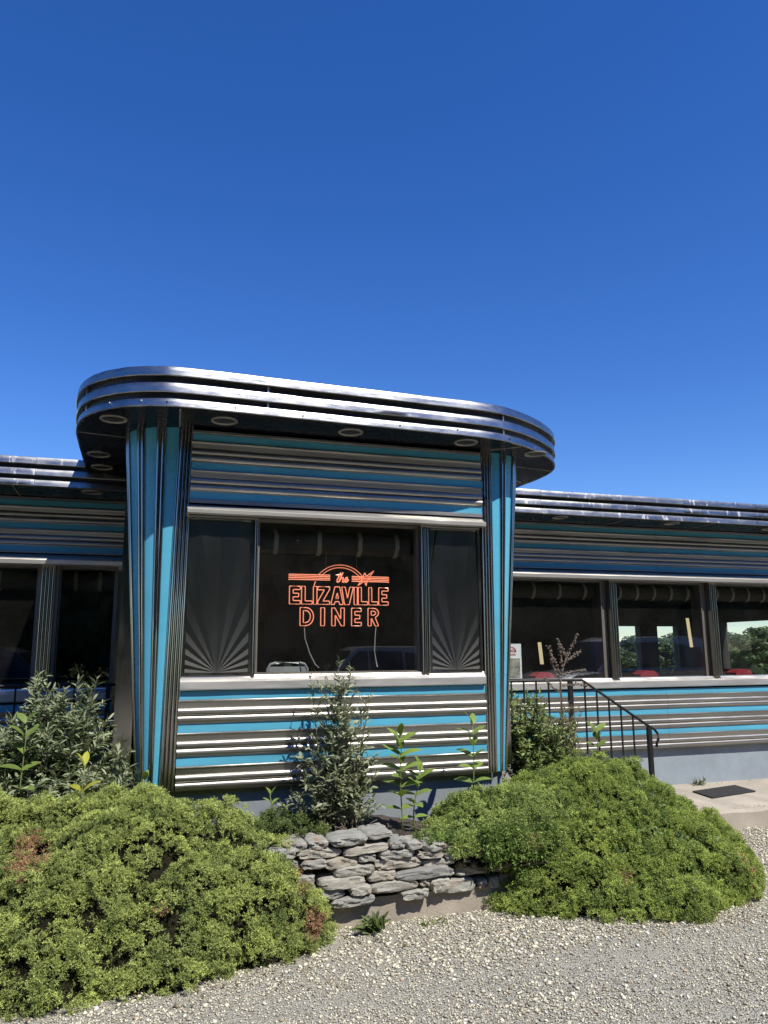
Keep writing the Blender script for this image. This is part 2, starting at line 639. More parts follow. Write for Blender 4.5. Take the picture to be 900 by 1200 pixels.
def vnoise(x, y, freq, seed=0):
    """smooth value noise in [0,1]"""
    if seed not in _nz:
        _nz[seed] = np.random.default_rng(1000+seed).random((64, 64))
    g = _nz[seed]
    u, v = np.asarray(x)*freq+100, np.asarray(y)*freq+100
    i, j = np.floor(u).astype(int), np.floor(v).astype(int)
    fu, fv = u-i, v-j
    fu, fv = fu*fu*(3-2*fu), fv*fv*(3-2*fv)
    a, b, c, d = g[i % 64, j % 64], g[(i+1) % 64, j % 64], g[i % 64, (j+1) % 64], g[(i+1) % 64, (j+1) % 64]
    return (a*(1-fu)+b*fu)*(1-fv)+(c*(1-fu)+d*fu)*fv


# ------------------------------------------------------------------ ground, bed, pad, road
GZ = -1.6
T = 5.342                    # front plane of the tower
W = 7.346                    # front plane of the wings


def grid_sheet(name, x0, x1, y0, y1, nx, ny, hfun, m, kind='structure'):
    X, Yg = np.meshgrid(np.linspace(x0, x1, nx), np.linspace(y0, y1, ny), indexing='ij')
    Z = hfun(X, Yg)
    V = np.stack([X, Yg, Z], -1).reshape(-1, 3)
    i, j = np.meshgrid(np.arange(nx-1), np.arange(ny-1), indexing='ij')
    a = (i*ny+j).ravel()
    F = np.stack([a, a+ny, a+ny+1, a+1], 1)
    o = np_mesh(name, V, F, m, smooth=True)
    if kind:
        o['kind'] = kind
    return o


grid_sheet('ground', -1200, 1200, -1200, 1200, 3, 3, lambda x, y: 0*x+GZ-0.02, M_GRASS)
grid_sheet('gravel_lot', -30, 30, -11, 9.2, 301, 203,
           lambda x, y: GZ-0.006+0.03*(vnoise(x, y, 0.9, 3)-0.5)*((y > 3) & (y < 6.5)), M_GRAV)
mb = MB()
mb.box(-200, 200, -19, -12.5, GZ-0.02, GZ+0.004, M_ASPH)
tag(mb.build('road'), kind='structure')
mb = MB()
for y in (-15.85, -15.6):
    mb.box(-200, 200, y, y+0.1, GZ+0.004, GZ+0.010, mat('road_paint', (0.6, 0.45, 0.08), 0.7, 0, 0.15, 8))
tag(mb.build('road_marking'), kind='structure')


def bed_h(x, y):
    h = -1.13+0.05*(vnoise(x, y, 3, 4)-0.5)+0.02*(vnoise(x, y, 14, 5)-0.5)
    e = np.clip((4.25-x)/0.35, 0, 1)
    e = np.minimum(e, np.clip((y-4.86)/0.05, 0, 1))
    h = GZ-0.03+(h-GZ+0.03)*e
    r = np.clip((x-1.6)/0.7, 0, 1)
    return h-0.06*r*e


grid_sheet('soil_bed', -4.5, 4.4, 4.80, 7.4, 220, 130, bed_h, M_SOIL)

mb = MB()                                              # concrete pad by the right wing, a chipped rounded edge
pad = [(4.82, 6.12), (7.0, 6.07), (11.0, 6.02)]
N = 60
ring_t, ring_e, ring_b, ring_k = [], [], [], []
for i in range(N+1):
    x = 4.80+(11.0-4.80)*i/N
    y = 6.10-0.015*(x-4.8)+random.uniform(-.006, .006)
    ring_k.append((x, 7.42, -1.452))
    ring_t.append((x, y+0.03, -1.452+random.uniform(-.003, .003)))
    ring_e.append((x, y, -1.475+random.uniform(-.006, .003)))
    ring_b.append((x, y-0.004, -1.64))
mb.loft([ring_b, ring_e, ring_t, ring_k], M_CONC, closed=False)
mb.add([ring_b[0], ring_e[0], ring_t[0], ring_k[0], (4.80, 7.42, -1.64)], [(0, 1, 2, 3, 4)], M_CONC)
tag(mb.build('pavement', smooth=True, angle=40), kind='structure')

# ------------------------------------------------------------------ the diner
diner = thing('diner_building', 'long low retro diner clad in ribbed steel with blue stripes and a rounded canopy tower', 'diner', (1.4, 6.5, GZ))
P = 0.2085


def clad_profile(yf, ztop, n, period, lead=0.0, tail=True):
    """one blue flat then three steel ribs per period, from the top down; y decreases towards the viewer"""
    pr, ml = [], []
    z = ztop

    def pt(dy, zz, m=None):
        if pr and m is not None:
            ml.append(m)
        pr.append((yf-dy, zz))
    if lead:
        pt(0.0, z+lead)
        pt(0.014, z+lead-0.006, M_STEEL)
        pt(0.014, z+lead*0.3, M_STEEL)
        pt(0.0, z, M_STEEL)
    else:
        pt(0.0, z)
    for k in range(n):
        zz = ztop-k*period
        pt(0.0, zz-period*0.262, M_BLUE)
        if k == n-1 and not tail:
            pt(0.012, zz-period*0.268, M_STEEL)
            pt(0.012, zz-period*(0.40 if yf < 6 else 0.32), M_STEEL)
            break
        pt(0.016, zz-period*0.268, M_STEEL)         # lip under the blue band
        pt(0.017, zz-period*0.285, M_STEEL)
        for q, dq in ((0.300, 0.011), (0.318, 0.0075), (0.345, 0.0062), (0.40, 0.0045), (0.46, 0.0028), (0.505, 0.0015)):
            pt(dq, zz-period*q, M_STEEL)
        for a0, a1 in ((0.515, 0.735), (0.745, 0.965)):
            for i in range(9):
                a = PI*i/8
                pt(0.001+0.019*math.sin(a)**0.8, zz-period*(a0+(a1-a0)*(0.5-0.5*math.cos(a))), M_STEEL)
        pt(0.0, zz-period*0.985, M_STEEL)
        pt(0.0, zz-period*1.0, M_STEEL)
    return pr, ml


def cladding(name, x0, x1, yf, ztop, n, period, lead, joints, tail=True):
    mb = MB()
    pr, ml = clad_profile(yf, ztop, n, period, lead, tail)
    xs = [x0]+[j for j in joints if x0 < j < x1]+[x1]
    for a, b in zip(xs[:-1], xs[1:]):
        mb.sweepx(pr, a+0.001, b-0.001, ml, max(2, int((b-a)/0.16)), 0.0009, cap=False)
    zb = pr[-1][1]
    mb.box(x0, x1, yf+0.004, yf+0.03, zb+0.002, ztop+lead*0.9, M_BAND)     # backing sheet
    return mb.build(name, diner, True, 32)


UP_T, UP_W = 1.512, 1.351
cladding('upper_cladding', 0.32, 2.525, T, UP_T, 3, 0.2055, 0.03, [], tail=False)
cladding('lower_cladding', 0.300, 2.510, T, -0.2475, 3, 0.21, 0.0, [])
for a, b, js in ((-6.0, -0.02, [-3.3, -1.9]), (2.6, 9.8, [5.65, 8.2])):
    cladding('upper_cladding', a, b, W, UP_W, 3, 0.204, 0.03, js, tail=False)
    cladding('lower_cladding', a, b, W, -0.422, 3, 0.2105, 0.0, js)


def header(name, x0, x1, yf, zt, zb, out):
    mb = MB()
    h = zt-zb
    pr = [(yf+0.02, zt), (yf-0.012, zt), (yf-out+0.018, zt-0.50*h), (yf-out, zt-0.56*h), (yf-out-0.004, zt-0.62*h), (yf-out, zt-0.95*h),
          (yf-out+0.012, zb), (yf-0.005, zb+0.004), (yf+0.02, zb+0.004)]
    mb.sweepx(pr, x0, x1, M_TRIM, max(3, int((x1-x0)/0.2)), 0.0012)
    return mb.build(name, diner, True, 30)


def sill(name, x0, x1, yf, zt, zb, out):
    mb = MB()
    pr = [(yf+0.11, zt), (yf+0.012, zt-0.006), (yf+0.008, zt-0.016), (yf-out+0.006, zt-0.040), (yf-out, zt-0.046), (yf-out-0.002, zb+0.008),
          (yf-out+0.01, zb), (yf+0.11, zb)]
    mb.sweepx(pr, x0, x1, M_TRIM, max(3, int((x1-x0)/0.15)), 0.0015)
    return mb.build(name, diner, True, 30)


header('header_trim', 0.305, 2.515, T, 1.005, 0.935, 0.09)
sill('sill_trim', 0.305, 2.507, T, -0.142, -0.243, 0.030)
header('header_trim', -6.0, -0.02, W, 0.868, 0.762, 0.160)
header('header_trim', 2.7, 9.8, W, 0.868, 0.762, 0.160)
sill('sill_trim', -6.0, -0.16, W, -0.290, -0.402, 0.028)
sill('sill_trim', 2.7, 9.8, W, -0.290, -0.402, 0.028)


# a dent in the tower sill and window posts
def post(name, x0, x1, yf, z0, z1, depth, flutes=0, out=0.02, m=M_FLUTE):
    mb = MB()
    if flutes:
        pts = [(x0, yf+depth), (x0, yf-out+0.008)]
        w = (x1-x0)/flutes
        for k in range(flutes):
            a = x0+k*w
            for i in range(7):
                q = PI*i/6
                pts.append((a+w*(0.5-0.46*math.cos(q)), yf-out+0.008-0.012*math.sin(q)))
        pts += [(x1, yf-out+0.008), (x1, yf+depth)]
        mb.loft([[(x, y, z0) for x, y in pts], [(x, y, z1) for x, y in pts]], m, closed=True, cap=True)
    else:
        mb.box(x0, x1, yf-out, yf+depth, z0, z1, m)
    return fix_normals(mb.build(name, diner, bool(flutes), 35))


# --- tower window: glass, jambs, sunburst panels
def window(x0, x1, yg, z0, z1, m=M_GLASS, fr=0.018, fm=M_JAMB, back=0.05):
    mb = MB()
    mb.box(x0, x0+fr, yg-0.012, yg+back, z0, z1, fm)
    mb.box(x1-fr, x1, yg-0.012, yg+back, z0, z1, fm)
    mb.box(x0+fr, x1-fr, yg-0.012, yg+back, z1-fr, z1, fm)
    mb.box(x0+fr, x1-fr, yg-0.012, yg+back, z0, z0+fr*0.6, fm)
    f = mb.build('window', diner)
    g = MB()
    g.add([(x0+fr, yg, z0+fr*0.6), (x1-fr, yg, z0+fr*0.6), (x1-fr, yg, z1-fr), (x0+fr, yg, z1-fr)], [(0, 1, 2, 3)], m)
    g.build('pane', f)
    return f


window(0.798, 2.012, T+0.055, -0.145, 0.938)
post('window_post', 0.772, 0.797, T, -0.147, 0.934, 0.10, 1, 0.018, M_FLUTE)
post('window_post', 2.013, 2.074, T, -0.147, 0.934, 0.10, 2, 0.018)


def sunburst(x0, x1, yf, z0, z1):
    """pleated fan pressed into the sheet, centred on the bottom edge"""
    mb = MB()
    fr = 0.02
    for a, b, c, d in ((x0, x0+fr, z0, z1), (x1-fr, x1, z0, z1), (x0+fr, x1-fr, z1-fr, z1), (x0+fr, x1-fr, z0, z0+0.012)):
        mb.box(a, b, yf-0.012, yf+0.03, c, d, M_FLUTE)
    X0, X1, Z0, Z1 = x0+fr, x1-fr, z0+0.012, z1-fr
    cx, cz = (X0+X1)/2, Z0+0.005
    nray = 12
    angs = [PI*(i/(2*nray)) for i in range(2*nray+1)]
    rs = [0.0, 0.08, 0.2, 0.4, 0.7, 1.0]
    cols = []
    for i, a in enumerate(angs):
        a = min(max(a, 0.012), PI-0.012)
        dx, dz = math.cos(a), math.sin(a)
        lim = min(((X1-cx)/dx if dx > 1e-6 else (X0-cx)/dx if dx < -1e-6 else 9), (Z1-cz)/dz if dz > 1e-6 else 9)
        row = []
        for r in rs:
            L = lim*r
            amp = min(0.006, 0.0085*L) if i % 2 else -0.0
            row.append((cx+dx*L, yf-amp, cz+dz*L))
        cols.append(row)
    o = len(mb.v)
    k = len(rs)
    for c in cols:
        mb.v += c
    for i in range(len(cols)-1):
        for j in range(k-1):
            a = o+i*k+j
            mb.f.append((a, a+1, a+k+1, a+k))
            mb.m.append(mb.mi(M_SUNB))
    mb.box(X0, X1, yf+0.006, yf+0.02, Z0, Z1, M_SUNB)
    return fix_normals(mb.build('sunburst_panel', diner))


sunburst(0.312, 0.771, T+0.012, -0.147, 0.932)
sunburst(2.075, 2.500, T+0.012, -0.147, 0.932)


# --- corner pylons, flaring towards the top
def pylon(sgn, top, bot, tx, bx):
    """quarter-round fluted corner; sgn -1 left, +1 right; top/bot = (front edge x, centre y, rx, ry); tx,bx = inner trim edge x at top and bottom"""
    zt, zb = 1.556, -0.872
    nz = 10

    def sec(a, prot, q):
        fx, cy, rx, ry = (top[i]*(1-q)+bot[i]*q for i in range(4))
        k = (rx+ry)/2
        pr = prot*(0.55+0.45*min(1, k/0.34))
        return (fx+sgn*(rx+pr)*math.sin(a), cy-(ry+pr)*math.cos(a))
    stripes = [(2, 15), (26, 41), (53, 71), (84, 100)]
    prof, ml = [], []
    a = -1.0
    edges = []
    prev = 0.0
    seq = []
    for s0, s1 in stripes:
        if s0 > prev:
            seq.append(('m', prev, s0))
        seq.append(('b', s0, s1))
        prev = s1
    for kind, a0, a1 in seq:
        if kind == 'b':
            for i in range(5):
                edges.append((a0+(a1-a0)*i/4, 0.0, M_BLUE))
        else:
            nb = 2 if a1-a0 > 6 else 1
            for b in range(nb):
                c0, c1 = a0+(a1-a0)*b/nb, a0+(a1-a0)*(b+1)/nb
                for i in range(7):
                    q = PI*i/6
                    edges.append((c0+(c1-c0)*(0.5-0.5*math.cos(q)), 0.003+0.014*math.sin(q), M_FLUTE))
    rings = []
    for i in range(nz+1):
        q = i/nz
        z = zt+(zb-zt)*q
        ring = [(*sec(R(e[0]), e[1], q), z) for e in edges]
        rings.append(ring)
    ml = [edges[i+1][2] for i in range(len(edges)-1)]
    mb = MB()
    mb.loft(rings, ml, closed=False)
    py = fix_normals(mb.build('corner_pylon', diner, True, 30))
    # inner fluted trim between pylon and cladding
    mb = MB()
    rings = []
    for i in range(nz+1):
        q = i/nz
        z = zt+(zb-zt)*q
        fx, cy, rx, ry = (top[j]*(1-q)+bot[j]*q for j in range(4))
        y0 = cy-ry
        inner = tx*(1-q)+bx*q
        ring = []
        nb = 4
        for b in range(nb):
            x0 = fx+(inner-fx)*b/nb
            x1 = fx+(inner-fx)*(b+1)/nb
            for t in range(6):
                s = PI*t/5
                ring.append((x0+(x1-x0)*(0.5-0.5*math.cos(s)), min(y0, T+0.02)-0.012-0.013*math.sin(s), z))
        ring.append((inner, T+0.03, z))
        rings.append(ring)
    mb.loft(rings, M_FLUTE, closed=False)
    fix_normals(mb.build('corner_trim', diner, True, 35))
    return py


pylon(-1, (0.245, 5.70, 0.36, 0.325), (0.200, 5.53, 0.135, 0.16), 0.335, 0.302)
pylon(+1, (2.622, 5.70, 0.36, 0.325), (2.592, 5.53, 0.135, 0.16), 2.528, 2.505)

# tower side walls, floor, ceiling, back wall and foundation
mb = MB()
mb.box(-0.10, 0.02, 5.64, 7.35, -0.87, 1.55, M_FLUTE)
mb.build('side_wall', diner)
mb = MB()
mb.box(2.74, 2.86, 5.64, 7.35, -0.87, 1.55, M_FLUTE)
mb.build('side_wall', diner)
mb = MB()
mb.box(0.25, 2.58, 5.44, 7.30, -0.90, -0.86, M_FLOOR)
mb.build('floor', diner)
mb = MB()
mb.box(0.33, 2.50, 5.45, 7.30, 0.98, 1.02, M_INWALL)
mb.box(0.03, 2.73, 5.76, 7.30, 1.022, 1.05, M_INWALL)
mb.build('ceiling', diner)
mb = MB()
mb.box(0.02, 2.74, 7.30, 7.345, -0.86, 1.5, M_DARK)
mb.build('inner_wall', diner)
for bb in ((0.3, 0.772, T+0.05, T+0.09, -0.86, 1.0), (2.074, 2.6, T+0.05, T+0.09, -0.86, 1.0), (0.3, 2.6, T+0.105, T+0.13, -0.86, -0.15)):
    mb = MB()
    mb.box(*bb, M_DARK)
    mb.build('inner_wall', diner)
mb = MB()                                             # glazed inner door with wooden stile
mb.box(1.05, 1.20, 7.24, 7.295, -0.86, 0.92, M_WOOD)
mb.box(1.20, 1.75, 7.26, 7.295, 0.72, 0.92, M_WOOD)
mb.box(1.75, 1.90, 7.24, 7.295, -0.86, 0.92, M_WOOD)
mb.box(1.20, 1.75, 7.26, 7.295, -0.86, -0.55, M_WOOD)
mb.box(1.20, 1.75, 7.285, 7.298, -0.55, 0.72, M_BAND)
dr = mb.build('door', diner)
mb = MB()
mb.box(1.10, 1.15, 7.21, 7.24, -0.02, 0.28, M_IRON)
mb.tube([(1.125, 7.20, 0.02), (1.125, 7.185, 0.06), (1.125, 7.185, 0.18), (1.125, 7.20, 0.22)], 0.012, M_IRON)
mb.build('handle', dr)
mb = MB()
mb.box(0.235, 2.615, T+0.06, 7.36, GZ-0.05, -0.872, M_FNDT)
mb.box(0.10, 0.235, T+0.15, 7.36, GZ-0.05, -0.872, M_FNDT)
mb.box(2.615, 2.70, T+0.15, 7.36, GZ-0.05, -0.872, M_FNDT)
mb.build('foundation', diner)

for a, b in ((-6, -0.02), (2.65, 9.8)):
    mb = MB()
    mb.box(a, b, W+0.036, W+0.056, -1.05, -0.302, M_DARK)
    mb.build('inner_wall', diner)
    mb = MB()
    mb.box(a, b, W+0.036, W+0.056, 0.775, 1.40, M_DARK)
    mb.build('inner_wall', diner)
# --- wings: mullions, windows, foundation, shell
mb = MB()
mb.box(-6, 9.8, W+0.06, W+0.4, GZ-0.05, -1.054, M_FNDW)
mb.build('foundation', diner)
XR = [3.64, 4.995, 6.335, 7.675, 9.015]
XL = [-0.735, -2.075, -3.415, -4.755]
for x in XR[1:]:
    post('mullion', x-0.015, x+0.075, W, -0.292, 0.764, 0.10, 3, 0.03)
    mb = MB()
    mb.box(x-0.085, x-0.017, W+0.055, W+0.22, -0.292, 0.764, M_JAMB)
    mb.build('jamb', diner)
for x in XL:
    post('mullion', x-0.06, x+0.055, W, -0.30, 0.764, 0.10, 4, 0.03)
    mb = MB()
    mb.box(x+0.057, x+0.085, W-0.01, W+0.16, -0.292, 0.764, M_JAMB)
    mb.box(x-0.085, x-0.062, W-0.01, W+0.16, -0.292, 0.764, M_JAMB)
    mb.build('jamb', diner)
mb = MB()
mb.box(-0.158, -0.02, W-0.006, W+0.12, -1.05, 0.766, M_SUNB)
mb.box(-0.175, -0.158, W-0.02, W+0.10, -0.29, 0.766, M_JAMB)
mb.build('end_panel', diner)
wins = []
for a, b in ((3.30, XR[1]-0.085), (XR[1]+0.076, XR[2]-0.085), (XR[2]+0.076, XR[3]-0.085), (XR[3]+0.076, XR[4]-0.085), (XR[4]+0.076, 9.7)):
    window(a, b, W+0.045, -0.30, 0.772, fr=0.012)
for a, b in ((XL[0]+0.086, -0.176), (XL[1]+0.086, XL[0]-0.086), (XL[2]+0.086, XL[1]-0.086), (XL[3]+0.086, XL[2]-0.086)):
    window(a, b, W+0.045, -0.30, 0.772, fr=0.014)
mb = MB()
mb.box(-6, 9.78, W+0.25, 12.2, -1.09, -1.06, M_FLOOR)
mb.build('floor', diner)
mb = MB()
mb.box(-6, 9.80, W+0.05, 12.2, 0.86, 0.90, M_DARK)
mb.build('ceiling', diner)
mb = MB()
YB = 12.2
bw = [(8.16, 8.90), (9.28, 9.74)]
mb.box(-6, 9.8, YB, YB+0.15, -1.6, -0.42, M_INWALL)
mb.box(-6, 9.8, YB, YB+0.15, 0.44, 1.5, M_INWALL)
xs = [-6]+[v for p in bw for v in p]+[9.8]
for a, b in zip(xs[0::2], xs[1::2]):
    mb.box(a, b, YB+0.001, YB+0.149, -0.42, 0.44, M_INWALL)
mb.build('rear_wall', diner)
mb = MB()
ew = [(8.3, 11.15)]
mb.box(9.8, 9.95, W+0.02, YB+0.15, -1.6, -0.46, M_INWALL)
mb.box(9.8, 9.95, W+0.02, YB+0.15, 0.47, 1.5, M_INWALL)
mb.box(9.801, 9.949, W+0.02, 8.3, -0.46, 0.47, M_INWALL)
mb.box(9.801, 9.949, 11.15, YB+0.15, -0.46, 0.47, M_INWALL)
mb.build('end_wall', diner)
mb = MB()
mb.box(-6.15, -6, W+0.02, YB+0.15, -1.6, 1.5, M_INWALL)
mb.build('end_wall', diner)
for a, b in bw:
    g = MB()
    g.add([(a, YB+0.05, -0.42), (b, YB+0.05, -0.42), (b, YB+0.05, 0.44), (a, YB+0.05, 0.44)], [(0, 1, 2, 3)], M_CLEAR)
    g.build('window', diner)
g = MB()
g.add([(9.86, 8.3, -0.46), (9.86, 11.15, -0.46), (9.86, 11.15, 0.47), (9.86, 8.3, 0.47)], [(0, 1, 2, 3)], M_CLEAR)
g.build('window', diner)
mb = MB()
mb.box(2.0, 6.6, 10.6, 10.75, -1.06, 0.86, M_DARK)     # back partition and counter
mb.box(2.9, 4.6, 9.6, 10.2, -1.06, -0.1, M_WOOD)
mb.build('partition', diner)


# --- canopies
def offset_outline(pts, d):
    out = []
    n = len(pts)
    for i, p in enumerate(pts):
        a = Vector(pts[max(i-1, 0)])
        b = Vector(pts[min(i+1, n-1)])
        t = (b-a).normalized()
        nrm = Vector((t.y, -t.x))            # outward for a path running left-back -> front -> right-back
        out.append((p[0]+nrm.x*d, p[1]+nrm.y*d))
    return out


def catmull(pts, sub):
    out = []
    n = len(pts)
    for i in range(n-1):
        p0, p1, p2, p3 = (Vector(pts[max(0, min(n-1, i+k))]) for k in (-1, 0, 1, 2))
        for s in range(sub):
            t = s/sub
            out.append(tuple(0.5*((2*p1)+(-p0+p2)*t+(2*p0-5*p1+4*p2-p3)*t*t+(-p0+3*p1-3*p2+p3)*t**3)))
    out.append(tuple(pts[-1]))
    return out


OUT = [(-0.455, 7.5), (-0.462, 6.9), (-0.468, 6.3), (-0.47, 5.95), (-0.465, 5.70), (-0.435, 5.46), (-0.365, 5.26), (-0.255, 5.105), (-0.105, 4.985),
       (0.06, 4.918), (0.23, 4.896), (0.62, 4.908), (1.05, 4.930), (1.61, 4.955), (2.05, 4.976), (2.43, 5.000), (2.70, 5.080), (2.98, 5.245),
       (3.22, 5.450), (3.37, 5.640), (3.455, 5.84), (3.485, 6.09), (3.475, 6.35), (3.46, 6.7), (3.45, 7.5)]
OUT = catmull(OUT, 5)
ZS, ZT = 1.556, 1.826
canopy = None


def strip_ring(base, prof, jit=0.0):
    rings = []
    for d, z in prof:
        o = offset_outline(base, d)
        rings.append([(x, y, z+jit*random.uniform(-1, 1)) for x, y in o])
    return rings


mb = MB()                                       # black backing band + soffit
mb.loft(strip_ring(OUT, [(-0.03, ZS+0.006), (-0.03, ZT-0.01)]), M_BAND, closed=False)
inn = offset_outline(OUT, -0.015)
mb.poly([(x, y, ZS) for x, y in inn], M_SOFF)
mb.poly([(x, y, ZT-0.012) for x, y in reversed(inn)], M_ROOF)
canopy = mb.build('canopy', diner)
hs_ = ZT-ZS
for z0, z1, out in ((ZS, ZS+0.058, 0.0), (ZS+0.093, ZS+0.162, 0.006), (ZS+0.203, ZT, 0.010)):
    mb = MB()
    h = z1-z0
    prof = [(-0.03, z0+0.001), (out-0.004, z0), (out, z0+0.005), (out-0.004, z0+0.5*h), (out-0.008, z1-0.006), (out-0.012, z1-0.001), (-0.03, z1)]
    rings = strip_ring(OUT, prof, 0.0012)
    mb.loft(rings, M_STRIP, closed=False)
    fix_normals(mb.build('fascia_strip', canopy, True, 40))
# joint covers and screws on the strips
for i in (28, 57, 78, 93):
    p = Vector(OUT[i])
    t = (Vector(OUT[i+1])-Vector(OUT[i-1])).normalized()
    nr = Vector((t.y, -t.x))
    for z0, z1, o in ((ZS+0.060, ZS+0.091, -0.022), (ZS+0.164, ZS+0.201, -0.022)):
        c = p+nr*o
        mb = MB()
        mb.hexa([(*(c+t*sx*0.006+nr*sy*0.006), z) for z in (z0, z1) for sx, sy in ((-1, 1), (1, 1), (1, -1), (-1, -1))], M_TRIM)
        mb.build('joint_cover', canopy)
for i in range(18, 112, 6):
    p = Vector(OUT[i])
    t = (Vector(OUT[i+1])-Vector(OUT[i-1])).normalized()
    nr = Vector((t.y, -t.x))
    c = p+nr*0.0005+t*random.uniform(-.05, .05)
    z = ZS+random.uniform(0.02, 0.045)
    mb = MB()
    mb.hexa([(*(c+t*sx*0.004+nr*sy*0.003), zz) for zz in (z-0.004, z+0.004) for sx, sy in ((-1, 1), (1, 1), (1, -1), (-1, -1))],
            random.choice([M_BAND, M_TRIM, M_TRIM]))
    mb.build('screw', canopy)


def downlight(x, y, z, parent, r=0.075):
    mb = MB()
    mb.lathe([(r+0.016, -0.001), (r+0.014, -0.008), (r+0.004, -0.010), (r, -0.004), (r-0.004, 0.0)], (x, y, z), M_RING, 28)
    mb.lathe([(r-0.004, -0.0012), (r*0.75, -0.0015), (r*0.4, -0.003), (0.001, -0.003)], (x, y, z), M_LAMP, 28)
    return mb.build('downlight', parent, True, 50)


for x, y in ((-0.20, 5.287), (-0.332, 6.304), (-0.324, 7.0 - 0.25), (0.516, 5.113), (1.412, 5.134), (2.319, 5.149), (2.991, 5.30), (3.30, 6.32)):
    downlight(x, y, ZS, canopy)
for (x0, y0), (x1, y1) in (((0.215, 4.93), (0.235, 5.34)), ((2.60, 5.30), (2.78, 5.14)), ((-0.45, 5.68), (-0.12, 5.74)), ((2.94, 5.72), (3.43, 5.80))):
    d = Vector((x1-x0, y1-y0)).normalized()
    n_ = Vector((-d.y, d.x))*0.006
    mb = MB()                                   # seams across the soffit
    mb.hexa([(x0-n_.x, y0-n_.y, ZS-0.004), (x0+n_.x, y0+n_.y, ZS-0.004), (x1+n_.x, y1+n_.y, ZS-0.004), (x1-n_.x, y1-n_.y, ZS-0.004),
             (x0-n_.x, y0-n_.y, ZS-0.0005), (x0+n_.x, y0+n_.y, ZS-0.0005), (x1+n_.x, y1+n_.y, ZS-0.0005), (x1-n_.x, y1-n_.y, ZS-0.0005)], M_SEAM)
    mb.build('soffit_seam', canopy)

# wing eaves
WS, WT, WY = 1.382, 1.625, 6.84
for a, b, lamps, seams in ((-6.2, -0.47, [(-0.405, 6.985), (-1.8, 6.99), (-3.2, 6.99)], [-1.02, -2.4]),
                           (3.45, 10.2, [(4.21, 7.0), (5.61, 7.0), (6.98, 7.02), (8.3, 7.0)], [4.95, 6.05, 7.35])):
    lo, hi = (a, b+2.0) if a < 0 else (a-0.8, b)
    mb = MB()
    mb.box(lo, hi, WY+0.03, WY+0.06, WS+0.004, WT-0.008, M_BAND)
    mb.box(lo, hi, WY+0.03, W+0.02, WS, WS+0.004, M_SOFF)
    mb.box(lo, hi, WY+0.06, 12.5, WT-0.035, WT-0.012, M_ROOF)
    ev = mb.build('eave', diner)
    for z0, z1, out in ((WS-0.002, WS+0.053, 0.0), (WS+0.085, WS+0.143, 0.006), (WS+0.180, WT, 0.010)):
        mb = MB()
        h = z1-z0
        pr = [(WY+0.032, z0+0.001), (WY-out+0.004, z0), (WY-out, z0+0.005), (WY-out+0.004, z0+0.5*h), (WY-out+0.008, z1-0.006), (WY-out+0.012, z1), (WY+0.04, z1)]
        js = [lo, *[j for j in (-4.4, -2.7, -0.85, 3.9, 4.75, 5.66, 7.3, 8.8) if lo < j < hi], hi]
        for p, q in zip(js[:-1], js[1:]):
            o_ = random.uniform(-.0015, .0015)
            mb.sweepx([(y+o_, z+o_) for y, z in pr], p+0.0012, q-0.0012, M_STRIPW, max(3, int((q-p)/0.15)), 0.0016)
        fix_normals(mb.build('fascia_strip', ev, True, 35))
    for x, y in lamps:
        downlight(x, y, WS, ev, 0.07)
    for x in seams:
        mb = MB()
        mb.box(x-0.006, x+0.006, WY+0.04, W-0.02, WS-0.004, WS-0.0005, M_SEAM)
        mb.build('soffit_seam', ev)

# ------------------------------------------------------------------ neon sign (hangs inside the tower window)
NX, NZ, NY = 1.042, 0.33, T+0.16
sign = thing('neon_sign', 'glowing orange neon window sign with arch, star, and the words the ELIZAVILLE DINER', 'neon sign', (1.43, NY, 0.16))


def npt(x, y, dy=0.0):
    return (NX+(x-64)*0.000506, NY+dy, NZ-(y-720)*0.000478)


def resample_corner(pts, closed, r=9):
    """round the corners of a poly-line by cutting them"""
    out = []
    n = len(pts)
    for i, p in enumerate(pts):
        if not closed and i in (0, n-1):
            out.append(p)
            continue
        p = Vector(p)
        a = Vector(pts[i-1])
        b = Vector(pts[(i+1) % n])
        da, db = (a-p), (b-p)
        ra, rb = min(r, da.length*0.4), min(r, db.length*0.4)
        pa, pb = p+da.normalized()*ra, p+db.normalized()*rb
        for t in (0, 0.5, 1):
            out.append(tuple(pa*(1-t)**2+p*2*t*(1-t)+pb*t*t))
    return out


def neon(mbx, pts, closed=False, dy=0.0, r=0.0039):
    q = resample_corner(pts, closed)
    mbx.tube([npt(x, y, dy) for x, y in q], r, M_NEON, 6, closed)


def letter(polys, dy=0.0):
    mbx = MB()
    for p in polys:
        neon(mbx, p, True, dy)
    mbx.build('letter', sign, True, 60)


def box_E(x, y0, w, h, s=0.19):
    a = h*s
    return [[(x, y0), (x+w, y0), (x+w, y0+a), (x+w*0.34, y0+a), (x+w*0.34, y0+h*0.40), (x+w*0.85, y0+h*0.40), (x+w*0.85, y0+h*0.60),
             (x+w*0.34, y0+h*0.60), (x+w*0.34, y0+h-a), (x+w, y0+h-a), (x+w, y0+h), (x, y0+h)]]


def box_L(x, y0, w, h, s=0.18):
    return [[(x, y0), (x+w*0.34, y0), (x+w*0.34, y0+h-h*s), (x+w, y0+h-h*s), (x+w, y0+h), (x, y0+h)]]


def box_I(x, y0, w, h):
    return [[(x, y0), (x+w, y0), (x+w, y0+h), (x, y0+h)]]


